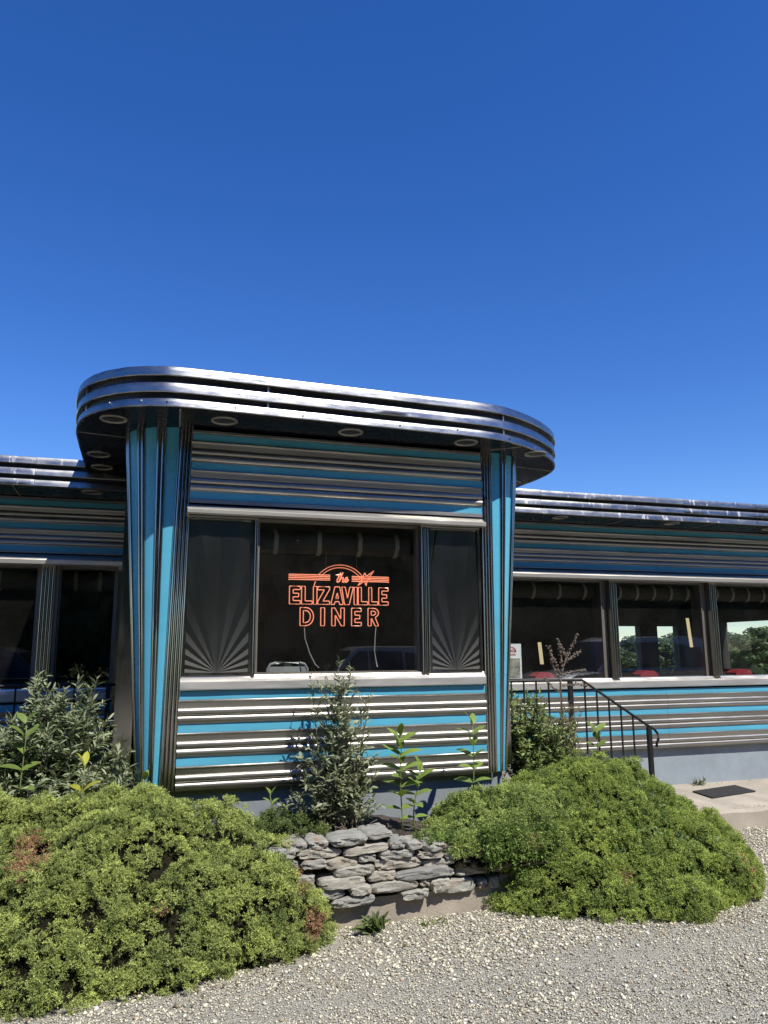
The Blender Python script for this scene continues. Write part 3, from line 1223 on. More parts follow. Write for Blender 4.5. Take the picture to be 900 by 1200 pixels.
t0, hh = 420, 270
letter(box_E(92, t0, 158, hh))
letter(box_L(268, t0, 156, hh))
letter(box_I(440, t0, 54, hh))
letter([[(506, t0), (682, t0), (682, t0+42), (584, t0+hh-50), (682, t0+hh-50), (682, t0+hh), (506, t0+hh), (506, t0+hh-40), (604, t0+50), (506, t0+50)]])
letter([[(700, t0+hh), (760, t0), (832, t0), (888, t0+hh), (832, t0+hh), (822, t0+hh-44), (766, t0+hh-44), (754, t0+hh)],
        [(796, t0+92), (775, t0+178), (816, t0+178)]])
letter([[(862, t0), (916, t0), (950, t0+172), (986, t0), (1040, t0), (978, t0+hh), (906, t0+hh)]])
letter(box_I(1050, t0, 50, hh))
letter(box_L(1114, t0, 142, hh))
letter(box_L(1274, t0, 138, hh))
letter(box_E(1428, t0, 148, hh))
t1, h1 = 742, 272


def arc(cx, cy, rx, ry, a0, a1, n):
    return [(cx+rx*math.cos(R(a0+(a1-a0)*i/n)), cy-ry*math.sin(R(a0+(a1-a0)*i/n))) for i in range(n+1)]


letter([[(250, t1), *arc(335, t1+h1/2, 112, h1/2, 90, -90, 10), (250, t1+h1)],
        [(298, t1+46), *arc(335, t1+h1/2, 66, h1/2-46, 90, -90, 8), (298, t1+h1-46)]])
letter(box_I(552, t1, 58, h1))
letter([[(715, t1), (762, t1), (850, t1+170), (850, t1), (903, t1), (903, t1+h1), (858, t1+h1), (768, t1+110), (768, t1+h1), (715, t1+h1)]])
letter(box_E(1012, t1, 148, h1))
letter([[(1262, t1), *arc(1345, t1+72, 80, 72, 90, -70, 8), (1425, t1+h1), (1370, t1+h1), (1320, t1+160), (1312, t1+160), (1312, t1+h1), (1262, t1+h1)],
        [(1312, t1+44), *arc(1340, t1+76, 42, 32, 90, -90, 6), (1312, t1+108)]])
mb = MB()
for y in (240, 265, 291, 317):
    neon(mb, [(78, y+7), (98, y), (690, y)], dy=0.004)
mb.build('bar', sign, True, 60)
mb = MB()
for x0, y in ((1018, 252), (1018, 277), (1018, 302), (1018, 327)):
    neon(mb, [(x0, y), (1572, y), (1592, y+8)], dy=0.004)
mb.build('bar', sign, True, 60)
mb = MB()
for rr in (414, 372):
    neon(mb, arc(850, 489, rr, rr, 32 if rr > 400 else 36, 143, 26), dy=0.012)
neon(mb, arc(850, 489, 402, 402, 158, 169, 5), dy=0.012)
mb.build('arch', sign, True, 60)
mb = MB()
cx, cy = 1216, 283
st = [(-5, -95), (18, -36), (138, -128), (55, -12), (78, 5), (32, 24), (16, 115), (-12, 40), (-112, 112), (-46, 14), (-70, -6), (-30, -30)]
neon(mb, [(cx+a, cy+b) for a, b in st], True, dy=-0.006)
mb.build('star', sign, True, 60)
mb = MB()
for pl in ([(850, 195), (815, 268), (786, 330), (796, 350), (818, 338)], [(778, 238), (868, 232)],
           [(882, 192), (848, 268), (816, 350), (850, 292), (880, 268), (886, 292), (872, 336), (884, 350), (908, 330)],
           [(908, 330), (948, 296), (950, 270), (928, 272), (906, 316), (914, 346), (938, 344), (968, 304)]):
    neon(mb, pl, dy=-0.002, r=0.0055)
mb.build('script_word', sign, True, 60)
mb = MB()
for x in (634, 1100):
    mb = MB()
    mb.tube([npt(x, 120, 0.02), npt(x, -320, 0.02)], 0.0015, M_WIRE, 5)
    mb.build('hanging_wire', sign, True, 60)
for pl in ([(318, 1020, .01), (330, 1200, .01), (395, 1420, 0), (470, 1590, -.02), (520, 1640, -.03)],
           [(1390, 1020, .01), (1375, 1200, .01), (1360, 1400, 0), (1385, 1560, 0), (1392, 1640, -.02)]):
    mb = MB()
    mb.tube([npt(*p) for p in pl], 0.004, M_WIRE, 6)
    mb.build('cord', sign, True, 60)
for x in (90, 1580):
    mb = MB()
    mb.tube([npt(x, 225, .01), npt(x, 345, .01)], 0.006, M_BAND, 6)
    mb.build('clip', sign, True, 60)


# ------------------------------------------------------------------ things in and on the windows
def blind(x0, x1, yc, zc, straps, label):
    t = thing('rolled_blind', label, 'blind', ((x0+x1)/2, yc, zc-0.1), 'rolled blinds in the windows')
    mb = MB()
    n = 14
    rings = []
    for i in range(n+1):
        x = x0+(x1-x0)*i/n
        rings.append([(x, yc+(0.075+random.uniform(-.004, .004))*math.cos(2*PI*k/12), zc+(0.085+random.uniform(-.004, .004))*math.sin(2*PI*k/12)) for k in range(12)])
    mb.loft(rings, M_BLIND, True, True)
    mb.build('roll', t, True, 60)
    for x in straps:
        mb = MB()
        pts = [(x+random.uniform(-.004, .004), yc+0.083*math.cos(a), zc+0.095*math.sin(a)) for a in [R(90+18*k) for k in range(11)]]
        o = [(p[0]-0.016, p[1], p[2]) for p in pts]
        q = [(p[0]+0.016, p[1], p[2]) for p in pts]
        mb.loft([o, q], M_STRAP, closed=False)
        mb.build('tie_strap', t, True)
    return t


blind(0.83, 1.98, T+0.20, 0.80, [0.95, 1.27, 1.58, 1.87], 'dark rolled blind with tie straps above the neon sign in tower window')
for i, (a, b) in enumerate(((3.3, XR[1]-0.1), (XR[1]+0.09, XR[2]-0.1), (XR[2]+0.09, XR[3]-0.1))):
    L = b-a
    blind(a, b, W+0.20, 0.655, [a+L*(k+0.6)/5 for k in range(5)],
          ['dark rolled blind in the right wing window nearest the tower', 'dark rolled blind in the middle window of the right wing, over the yellow tape',
           'dark rolled blind in the far right window showing sky and trees'][i])
for i, (a, b) in enumerate(((XL[0]+0.1, -0.19), (XL[1]+0.1, XL[0]-0.1))):
    L = b-a
    blind(a, b, W+0.20, 0.655, [a+L*0.25, a+L*0.72],
          ['dark rolled blind in the left wing window beside the tower', 'dark rolled blind in the window at the left edge of photo'][i])

mb = MB()
mb.box(3.62, 3.905, W+0.052, W+0.055, -0.285, 0.075, mat('poster_paper', (0.80, 0.84, 0.86), 0.6, 0, 0.08, 12))
po = mb.build('poster')
tag(po, 'small pale poster with red lettering taped inside right wing window next to tower', 'poster')
mb = MB()
MP = mat('poster_photo', (0.26, 0.25, 0.21), 0.6, 0, 0.75, 14)
MR = mat('poster_red', (0.5, 0.10, 0.11), 0.6, 0, 0.1, 12)
mb.box(3.64, 3.885, W+0.049, W+0.0515, -0.275, -0.075, MP)
for k in range(9):
    a = R(180-180*k/8)
    x, z = 3.785+0.055*math.cos(a), -0.005+0.045*math.sin(a)
    mb.box(x-0.008, x+0.008, W+0.049, W+0.0515, z-0.006, z+0.006, MR)
for k in range(5):
    mb.box(3.735+k*0.022, 3.749+k*0.022, W+0.049, W+0.0515, -0.012, 0.016, MR)
for k in range(6):
    mb.box(3.735+k*0.018, 3.747+k*0.018, W+0.049, W+0.0515, -0.045, -0.028, MR)
mb.build('poster_print', po)


def tape(x, z0, z1, dx, label):
    mb = MB()
    w = 0.022
    mb.hexa([(x-w, W+0.050, z1), (x+w, W+0.050, z1), (x+w, W+0.053, z1), (x-w, W+0.053, z1),
             (x-w+dx, W+0.050, z0), (x+w+dx, W+0.050, z0), (x+w+dx, W+0.053, z0), (x-w+dx, W+0.053, z0)], M_TAPE)
    return tag(fix_normals(mb.build('tape_strip')), label, 'tape')


tape(4.125, -0.14, 0.09, 0.02, 'yellowish strip of tape on glass between poster and dried flower stalk')
tape(6.045, 0.03, 0.36, 0.03, 'longer yellowish strip of tape on the middle window of the right wing')


def booth(x, y, z, label):
    t = thing('booth_seat', label, 'booth', (x, y, -1.06), 'red booth seats inside the right wing')
    mb = MB()
    n = 8
    for (x0, x1, z0, z1) in ((x-0.10, x+0.10, -0.62, z),):
        prof = [(x0-0.05, z0), (x0-0.02, z1-0.04), (x0+0.03, z1), (x1-0.03, z1), (x1+0.02, z1-0.04), (x1+0.06, z0)]
        mb.loft([[(a, y, b) for a, b in prof], [(a, y+1.15, b) for a, b in prof]], M_RED, True, True)
    fix_normals(mb.build('backrest', t, True, 30))
    mb = MB()
    mb.box(x-0.5, x-0.12, y, y+1.15, -0.72, -0.60, M_RED)
    mb.box(x+0.13, x+0.5, y, y+1.15, -0.72, -0.60, M_RED)
    mb.build('seat', t)
    mb = MB()
    mb.box(x-0.45, x+0.45, y+0.03, y+1.12, -1.06, -0.722, M_WOOD)
    mb.build('base', t)


booth(4.359999999999999, 7.72, -0.235, 'red vinyl booth back behind the window nearest the tower')
booth(5.72, 7.72, -0.235, 'red vinyl booth back low in the middle right window')
booth(7.079999999999999, 7.72, -0.235, 'red vinyl booth back in the rightmost window below the trees')

ch = thing('metal_chair', 'metal chair whose rounded back just shows over the tower window sill', 'chair', (1.07, 5.75, -0.86))
mb = MB()
pts = [(0.925, 5.62, -0.42), (0.925, 5.60, -0.115), (0.945, 5.60, -0.083), (0.985, 5.60, -0.073), (1.155, 5.60, -0.073), (1.195, 5.60, -0.083), (1.215, 5.60, -0.115), (1.215, 5.62, -0.42)]
mb.tube(pts, 0.010, M_CARWH, 8)
mb.box(0.935, 1.205, 5.596, 5.606, -0.34, -0.10, M_CARWH)
mb.build('backrest', ch, True, 40)
mb = MB()
mb.box(0.92, 1.22, 5.62, 5.95, -0.43, -0.40, M_BAND)
mb.build('seat', ch)
for x in (0.935, 1.205):
    for y in (5.64, 5.93):
        mb = MB()
        mb.tube([(x, y, -0.43), (x, y, -0.858)], 0.010, M_CHROME, 8)
        mb.build('leg', ch, True, 60)

# ------------------------------------------------------------------ steps, handrails, mat
st_ = thing('concrete_steps', 'grey concrete landing and steps beside the tower behind the leafy bush', 'steps', (3.5, 6.9, GZ))
mb = MB()
mb.box(2.87, 4.08, 6.35, 7.34, GZ-0.03, -1.02, M_STEP)
mb.build('landing', st_)
for k in range(2):
    mb = MB()
    mb.box(4.082+0.32*k, 4.40+0.32*k, 6.35, 7.34, GZ-0.03, -1.165-0.145*k, M_STEP)
    mb.build('step', st_)


def handrail(label, path, posts, bal, zbot, y, curl=None):
    t = thing('handrail', label, 'handrail', (path[0][0], y, zbot), 'black iron handrails')
    mb = MB()
    pts = [(x, y, z) for x, z in path]
    if curl:
        pts += [(x, y, z) for x, z in curl]
    mb.tube(pts, 0.013, M_IRON, 8)
    low = [(x, y, z-0.60) for x, z in path]
    mb.build('top_rail', t, True, 50)

    def ztop(x):
        for (xa, za), (xb, zb) in zip(path[:-1], path[1:]):
            if xa <= x <= xb:
                return za+(zb-za)*(x-xa)/(xb-xa)
        return path[-1][1]
    for x, zb in posts:
        mb = MB()
        mb.box(x-0.019, x+0.019, y-0.019, y+0.019, zb, ztop(x)-0.008, M_IRON)
        mb.build('post', t)
    for x, zb in bal:
        mb = MB()
        mb.box(x-0.0065, x+0.0065, y-0.0065, y+0.0065, zb, ztop(x)-0.008, M_IRON)
        mb.build('baluster', t)
    mb = MB()
    mb.tube([(x, y, zb+0.0) for x, zb in bal], 0.008, M_IRON, 6)
    mb.build('bottom_rail', t)
    return t


RY = 6.5
rb = []
for k in range(13):
    x = 3.06+k*0.128
    z = -0.93 if x < 4.04 else -0.93-(x-4.04)*0.58
    if abs(x-3.93) > 0.04 and x < 4.70:
        rb.append((x, z))
handrail('black iron handrail sloping down to the concrete pad right of the tower', [(3.0, -0.272), (3.35, -0.272), (4.06, -0.275), (4.76, -0.715), (4.83, -0.752)],
         [(3.93, -1.02), (4.77, -1.452)], rb, -1.452, RY, [(4.865, -0.79), (4.872, -0.84), (4.85, -0.88), (4.845, -0.92)])
handrail('black iron handrail at left wing behind the grey-green bush', [(-2.2, -0.24), (-0.05, -0.24)], [(-0.17, -1.1), (-1.5, -1.1)],
         [(-2.1+0.14*k, -0.92) for k in range(13)], -1.1, 6.6)

mb = MB()
c, s = math.cos(R(-19)), math.sin(R(-19))
ctr = (5.90, 6.86)
pp = []
for z in (-1.4505, -1.438):
    for a, b in ((-0.345, -0.20), (0.345, -0.20), (0.345, 0.20), (-0.345, 0.20)):
        a2 = a
        pp.append((ctr[0]+a2*0.98+b*0.15, ctr[1]+a2*0.22+b*0.90, z))
mb.hexa(pp, M_MAT)
tag(fix_normals(mb.build('doormat')), 'dark rubber doormat lying askew on the pale concrete pad', 'doormat')

# ------------------------------------------------------------------ dry stone wall
wall = thing('stone_wall', 'low dry-stacked wall of flat grey field stones on a concrete footing between two junipers', 'wall', (1.7, 4.78, GZ))


def ray(px, py):
    f = 899.2
    a, b = px-450, py-600
    d = fw*f+rv*a-uv*b
    return d


def at_y(px, py, Y):
    d = ray(px, py)
    q = d*(Y/d.y)
    return q.x, q.z


import bmesh


def make_stone(x0, x1, z0, z1, yf, depth, tilt):
    bm = bmesh.new()
    bmesh.ops.create_cube(bm, size=1)
    bmesh.ops.subdivide_edges(bm, edges=bm.edges[:], cuts=7, use_grid_fill=True)
    cx, cz = (x0+x1)/2, (z0+z1)/2
    w, h = (x1-x0), (z1-z0)
    sd = random.randint(0, 60)
    tp = [random.uniform(0.72, 1.0) for _ in range(2)]
    vs, lv = [], list(bm.verts)
    cut = [random.uniform(0.0, 0.22) for _ in range(4)]
    for v in lv:
        x, y, z = v.co
        # taper the ends, round the arrises, roughen
        e = abs(x)*2
        k = tp[0] if x < 0 else tp[1]
        zz = z*(1-(1-k)*e**2.5)
        xx = x
        ci = (0 if z < 0 else 1)+(0 if x < 0 else 2)
        xx *= 1-cut[ci]*abs(z)*1.2*e**2
        r = (abs(x*2)**9+abs(y*2)**9+abs(z*2)**9)**(1/9)
        sc = 1/r if r > 1 else 1
        xx, yy, zz = xx*sc, y*sc, zz*sc
        n1 = vnoise(x*2.1+sd, z*2.6+y*3, 2.2, 21)-0.5
        n2 = vnoise(y*4+sd*1.7, x*3+z*2, 2.0, 22)-0.5
        n3 = vnoise(x*9+sd*3.1+y*5, z*5, 1.0, 23)-0.5
        n4 = vnoise(z*9+sd*2.3, y*3+x*1.5, 1.0, 24)-0.5      # layered bedding
        px = cx+xx*w*1.00+0.016*n1
        py = yf+depth/2+yy*depth+0.020*n2+0.008*n3+0.004*n4
        pz = cz+zz*h*0.97+0.010*n1+0.005*n3+tilt*xx*w
        v.co = (px, py, pz)
    me = MB()
    bm.verts.index_update()
    me.add([tuple(v.co) for v in bm.verts], [tuple(v.index for v in f.verts) for f in bm.faces], M_STONE)
    bm.free()
    o = me.build('stone', wall, True, 24)
    return o


ST = [(10, 145, 165, 207, 0), (165, 130, 292, 192, 0), (95, 180, 378, 247, 0), (300, 92, 530, 172, .13), (520, 66, 700, 136, .2), (385, 142, 670, 232, .16),
      (660, 120, 768, 180, 0), (765, 128, 868, 184, 0), (120, 245, 288, 312, .05), (262, 235, 475, 312, 0), (325, 278, 572, 358, .08), (475, 215, 592, 266, 0),
      (603, 185, 827, 248, 0), (577, 235, 872, 313, .02), (90, 345, 208, 412, 0), (225, 348, 518, 426, 0), (530, 320, 708, 382, 0),
      (700, 288, 1055, 376, .07), (545, 375, 848, 447, 0), (100, 425, 382, 502, 0), (418, 395, 552, 467, .08), (298, 458, 578, 545, .1), (735, 425, 908, 495, .1),
      (869, 138, 1016, 192, 0), (1018, 150, 1106, 196, 0), (832, 190, 1006, 242, 0), (872, 244, 1086, 293, 0), (978, 300, 1062, 347, 0),
      (1062, 286, 1290, 347, 0), (1008, 200, 1106, 242, 0), (849, 365, 916, 412, 0), (916, 350, 1034, 450, .05), (1004, 362, 1202, 456, 0),
      (1206, 360, 1264, 425, 0), (1340, 330, 1462, 415, 0), (1420, 102, 1508, 158, 0), (1425, 160, 1562, 207, 0), (1412, 215, 1530, 258, 0),
      (1536, 205, 1592, 252, 0), (1594, 195, 1660, 252, 0), (1332, 440, 1400, 475, 0), (1100, 240, 1300, 284, 0), (1110, 150, 1300, 200, 0), (1110, 200, 1300, 242, 0),
      (1275, 345, 1340, 420, 0), (1300, 260, 1410, 330, 0), (1412, 260, 1560, 325, 0), (1470, 335, 1600, 410, 0), (-90, 180, 90, 250, 0), (-60, 260, 115, 335, 0)]
for x0, y0, x1, y1, tl in ST:
    Yw = 4.70+0.02*((x0-500)/500)**2
    X0, _ = at_y(330+x0/5.294, 960+(y0+y1)/2/5.294, Yw)
    X1, _ = at_y(330+x1/5.294, 960+(y0+y1)/2/5.294, Yw)
    _, Z1 = at_y(330+(x0+x1)/2/5.294, 960+y0/5.294, Yw)
    _, Z0 = at_y(330+(x0+x1)/2/5.294, 960+y1/5.294, Yw)
    if tl:
        hh_ = Z1-Z0
        m_ = (Z0+Z1)/2
        red = min(0.45*hh_, abs(tl)*(X1-X0)*0.5)
        Z0, Z1 = m_-hh_/2+red*0.6, m_+hh_/2-red*0.6
    lvl = (y0+y1)/2
    make_stone(X0, X1, Z0, Z1, Yw-0.02+random.uniform(-.02, .02)-(0.02 if lvl > 380 else 0), random.uniform(.18, .26), tl*0.35)
mb = MB()
nx = 40
ra, rb_, rc = [], [], []
for i in range(nx+1):
    x = 0.55+2.10*i/nx
    ra.append((x, 4.835+0.006*math.sin(i*1.7), -1.10-0.09*max(0, min(1, (x-1.6)/0.6))))
    rb_.append((x, 4.735+random.uniform(-.004, .004), -1.45))
    rc.append((x, 4.725+random.uniform(-.006, .006), GZ-0.04))
mb.loft([rc, rb_], M_FOOT, closed=False)
mb.loft([rb_, [(x, 4.835, z+0.01) for x, y, z in rb_], ra], M_SOIL, closed=False)
mb.build('footing', wall, True, 30)

# ------------------------------------------------------------------ gravel pebbles
def icosa():
    g = (1+5**0.5)/2
    v = np.array([(-1, g, 0), (1, g, 0), (-1, -g, 0), (1, -g, 0), (0, -1, g), (0, 1, g), (0, -1, -g), (0, 1, -g), (g, 0, -1), (g, 0, 1), (-g, 0, -1), (-g, 0, 1)], float)
    v /= np.linalg.norm(v[0])
    f = np.array([(0, 11, 5), (0, 5, 1), (0, 1, 7), (0, 7, 10), (0, 10, 11), (1, 5, 9), (5, 11, 4), (11, 10, 2), (10, 7, 6), (7, 1, 8),
                  (3, 9, 4), (3, 4, 2), (3, 2, 6), (3, 6, 8), (3, 8, 9), (4, 9, 5), (2, 4, 11), (6, 2, 10), (8, 6, 7), (9, 8, 1)])
    return v, f


iv, if_ = icosa()
ptm = []
for k in range(8):
    v = iv*(1+0.5*(rng.random((12, 1))-0.5))*np.array([1, rng.uniform(.6, .9), rng.uniform(.4, .65)])
    ptm.append((v, if_, np.ones(12)))
n = 60000
px = rng.uniform(-1.2, 7.5, n)
py = rng.uniform(2.7, 6.25, n)
dens = 0.30+0.9*np.clip((vnoise(px, py, 1.1, 8)-0.38)*3, 0, 1)
dens += 0.7*np.exp(-((py-4.15)/0.28)**2)*(px > 0.9)*(px < 3.0)
dens += 0.6*(px > 4.0)*(py > 4.2)
rut = np.exp(-((py-3.72-0.10*np.sin(px*0.7))/0.13)**2)+np.exp(-((py-3.05-0.10*np.sin(px*0.7))/0.14)**2)
dens *= 1-0.75*np.clip(rut, 0, 1)
keep = (rng.random(n) < dens*0.5) & ~((px < 4.3) & (py > 4.75)) & ~((px > 4.75) & (py > 6.08))
px, py = px[keep], py[keep]
n = len(px)
sz = 0.0055+0.0095*rng.random(n)**2.2
pos = np.stack([px, py, GZ+0.03*(vnoise(px, py, 0.9, 3)-0.5)*((py > 3) & (py < 6.5))-0.002+sz*0.15], 1)
g = rng.random(n)
colr = np.array([0.54, 0.505, 0.385])[None]*(0.4+1.1*g[:, None])
wht = rng.random(n) < 0.08
colr[wht] = np.array([0.72, 0.70, 0.66])*(0.8+0.3*rng.random((wht.sum(), 1)))
tan = rng.random(n) < 0.12
colr[tan] = np.array([0.42, 0.33, 0.23])*(0.7+0.5*rng.random((tan.sum(), 1)))
nr = rng.normal(size=(n, 3))*0.35+np.array([0, 0, 1])
V, F, C = scatter(ptm, pos, frames(nr), sz, colr)
ov = np.array([(1, 0, 0), (-1, 0, 0), (0, 1, 0), (0, -1, 0), (0, 0, .6), (0, 0, -.6)], float)
of = np.array([(0, 2, 4), (2, 1, 4), (1, 3, 4), (3, 0, 4), (2, 0, 5), (1, 2, 5), (3, 1, 5), (0, 3, 5)])
otm = [(ov*(1+0.7*(rng.random((6, 1))-0.5)), of, np.ones(6)) for _ in range(8)]
n = 190000                                            # the finer chippings between
px, py = rng.uniform(-1.2, 7.5, n), rng.uniform(2.7, 6.25, n)
rut = np.exp(-((py-3.72-0.10*np.sin(px*0.7))/0.13)**2)+np.exp(-((py-3.05-0.10*np.sin(px*0.7))/0.14)**2)
dd = (1-0.45*np.clip(rut, 0, 1))*(0.45+0.75*np.clip((vnoise(px, py, 1.6, 9)-0.32)*2.6, 0, 1))
keep = (rng.random(n) < dd*0.8) & ~((px < 4.3) & (py > 4.75)) & ~((px > 4.75) & (py > 6.08))
px, py = px[keep], py[keep]
n = len(px)
sz = 0.0030+0.0045*rng.random(n)**1.5
pos = np.stack([px, py, GZ+0.03*(vnoise(px, py, 0.9, 3)-0.5)*((py > 3) & (py < 6.5))-0.003+sz*0.2], 1)
colr = np.array([0.58, 0.54, 0.41])[None]*(0.35+1.15*rng.random((n, 1)))
cx2, cy2 = rng.uniform(4.85, 8.5, 700), np.where(rng.random(700) < 0.5, 6.12+np.abs(rng.normal(size=700))*0.10, 7.38-np.abs(rng.normal(size=700))*0.09)
pos = np.concatenate([pos, np.stack([cx2, cy2, np.full(700, -1.4505)], 1)])
sz = np.concatenate([sz, 0.002+0.005*rng.random(700)**2])
colr = np.concatenate([colr, np.array([0.34, 0.31, 0.25])[None]*(0.35+1.0*rng.random((700, 1)))])
n = len(pos)
V2, F2, C2 = scatter(otm, pos, frames(rng.normal(size=(n, 3))*0.5+np.array([0, 0, 1])), sz, colr)
F = np.concatenate([F, F2+len(V)])
V = np.concatenate([V, V2])
C = np.concatenate([C, C2])
tag(np_mesh('gravel', V, F, M_PEBB, colors=C), 'loose crushed grey and white gravel scattered over the parking lot', 'gravel', kind='stuff')


# ------------------------------------------------------------------ junipers
def juniper_templates(k=6):
    out = []
    for _ in range(k):
        vs, fs, cs = [], [], []
        for s in range(6):
            d = np.array([rng.normal()*0.6, rng.normal()*0.6, 0.7])
            d /= np.linalg.norm(d)
            L = rng.uniform(0.7, 1.15)
            for b in range(8):
                q = (b+0.6)/8*L
                base = d*q
                dr_ = d*0.75+rng.normal(size=3)*0.55
                dr_ /= np.linalg.norm(dr_)
                sd = np.cross(dr_, rng.normal(size=3))
                sd /= np.linalg.norm(sd)
                ln = rng.uniform(0.30, 0.46)*(1.1-0.4*q)
                w = rng.uniform(0.05, 0.08)
                o = len(vs)
                vs += [base+sd*w, base-sd*w, base+dr_*ln+sd*w*0.25, base+dr_*ln-sd*w*0.25]
                fs += [(o, o+1, o+3, o+2)]
                tone = 0.75+0.45*q
                cs += [tone, tone, tone*1.12, tone*1.12]
        out.append((np.array(vs), np.array(fs), np.array(cs)))
    return out


JT = juniper_templates()


def mound(root, hf, x0, x1, y0, y1, gz, count, size, col_lo, col_hi, browns, extra=None, lum=1.0):
    """foliage tufts over a height field hf(x,y) and a twiggy core under it"""
    def hb(x, y):
        h = hf(x, y)
        return h
    e = 0.01
    n = count*20
    x = rng.uniform(x0, x1, n)
    y = rng.uniform(y0, y1, n)
    h = hb(x, y)
    gx = (hb(x+e, y)-hb(x-e, y))/(2*e)
    gy = (hb(x, y+e)-hb(x, y-e))/(2*e)
    sl = np.sqrt(1+gx*gx+gy*gy)
    keep = (h > gz+0.015) & (rng.random(n) < np.minimum(sl, 8)/8)
    x, y, h, gx, gy = (a[keep][:count] for a in (x, y, h, gx, gy))
    nrm = np.stack([-gx, -gy, np.ones_like(x)], 1)
    nrm /= np.linalg.norm(nrm, axis=1, keepdims=True)
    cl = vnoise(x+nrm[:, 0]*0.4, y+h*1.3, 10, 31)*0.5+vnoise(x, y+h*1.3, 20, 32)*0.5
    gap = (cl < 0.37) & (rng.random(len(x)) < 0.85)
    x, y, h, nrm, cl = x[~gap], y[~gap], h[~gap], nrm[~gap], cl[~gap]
    ctr = np.stack([x, y, h], 1)+nrm*((cl-0.55)*0.16+rng.normal(size=len(x))*0.014)[:, None]
    m = 13                                             # each spray is a rounded pad of m tufts
    k = len(ctr)
    fr = frames(nrm*0.75+np.array([0, -0.05, 0.45])+rng.normal(size=(k, 3))*0.22)
    pr = 0.028+0.026*rng.random(k)
    th = rng.uniform(0, 2*PI, (k, m))
    rad = np.sqrt(rng.random((k, m)))
    loc = np.stack([rad*np.cos(th)*1.25, rad*np.sin(th), 0.75*np.sqrt(np.clip(1-rad**2, 0, 1))-0.2], -1)
    pos = (ctr[:, None, :]+np.einsum('kij,kmj->kmi', fr, loc*pr[:, None, None])).reshape(-1, 3)
    nrm = np.einsum('kij,kmj->kmi', fr, loc+np.array([0, 0, 0.35])).reshape(-1, 3)
    nrm /= np.linalg.norm(nrm, axis=1, keepdims=True)+1e-9
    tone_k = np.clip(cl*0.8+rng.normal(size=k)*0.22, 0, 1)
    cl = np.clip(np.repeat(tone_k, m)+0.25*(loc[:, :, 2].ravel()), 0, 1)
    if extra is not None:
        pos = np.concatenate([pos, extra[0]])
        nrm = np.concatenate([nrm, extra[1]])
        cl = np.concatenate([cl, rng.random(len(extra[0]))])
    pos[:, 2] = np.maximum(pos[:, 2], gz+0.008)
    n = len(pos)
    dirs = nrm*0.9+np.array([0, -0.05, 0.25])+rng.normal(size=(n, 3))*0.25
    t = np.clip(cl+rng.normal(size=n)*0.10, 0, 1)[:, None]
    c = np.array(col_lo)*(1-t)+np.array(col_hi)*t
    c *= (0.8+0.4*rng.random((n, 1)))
    for bx, by, bz, br, amt in browns:
        d = np.sqrt((pos[:, 0]-bx)**2+0.1*(pos[:, 1]-by)**2+(pos[:, 2]-bz)**2)
        b = (d < br*(0.6+0.8*rng.random(n))) & (rng.random(n) < amt)
        c[b] = np.array([0.42, 0.25, 0.14])*(0.5+0.8*rng.random((b.sum(), 1)))
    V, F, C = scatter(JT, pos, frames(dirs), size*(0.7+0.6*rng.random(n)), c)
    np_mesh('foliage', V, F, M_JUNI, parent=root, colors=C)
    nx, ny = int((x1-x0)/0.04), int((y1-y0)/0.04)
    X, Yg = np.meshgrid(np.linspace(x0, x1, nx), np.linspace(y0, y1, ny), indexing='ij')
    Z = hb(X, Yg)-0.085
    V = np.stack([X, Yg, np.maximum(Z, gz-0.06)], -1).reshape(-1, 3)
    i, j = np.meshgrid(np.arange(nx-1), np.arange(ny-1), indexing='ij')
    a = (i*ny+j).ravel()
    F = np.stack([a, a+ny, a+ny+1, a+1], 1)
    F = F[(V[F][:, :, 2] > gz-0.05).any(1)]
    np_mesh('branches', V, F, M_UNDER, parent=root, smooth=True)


def lumps(x, y, a=1.0):
    return a*(0.17*(vnoise(x, y, 2.3, 11)-0.5)+0.15*(vnoise(x, y, 5.0, 12)-0.5)+0.07*(vnoise(x, y, 11, 13)-0.5))


def hf_left(x, y):
    u = np.abs((x+0.50)/np.where(x > -0.5, 1.72, 2.4))
    v = np.abs((y-4.98)/np.where(y < 4.98, 0.83, 0.62))
    s = 1-u**2.6-v**2.2
    edge = 0.05*(vnoise(x, y, 4.5, 14)-0.5)
    s = s+0.34*(vnoise(x, y, 3.6, 16)-0.5)*np.clip(1.2-s*2, 0, 1)
    h = GZ+0.735*np.sign(s)*np.abs(s)**0.66+lumps(x, y)*np.clip(s*4, 0, 1)+edge
    return np.where(s > 0, h, GZ-0.2)


jl = thing('juniper_shrub', 'large sprawling juniper mound with brown patches at left of the stone wall', 'juniper', (-0.5, 4.9, GZ), 'spreading junipers')
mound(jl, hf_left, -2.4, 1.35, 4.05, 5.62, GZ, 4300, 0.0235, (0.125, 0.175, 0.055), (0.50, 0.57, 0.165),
      [(-0.46, 4.62, -1.03, 0.085, 0.9), (1.03, 4.43, -1.48, 0.075, 0.8), (0.98, 4.55, -1.25, 0.07, 0.6), (1.12, 4.62, -1.27, 0.06, 0.5), (-0.72, 4.5, -1.1, 0.05, 0.6),
       (0.2, 4.35, -1.3, 0.035, 0.5)])


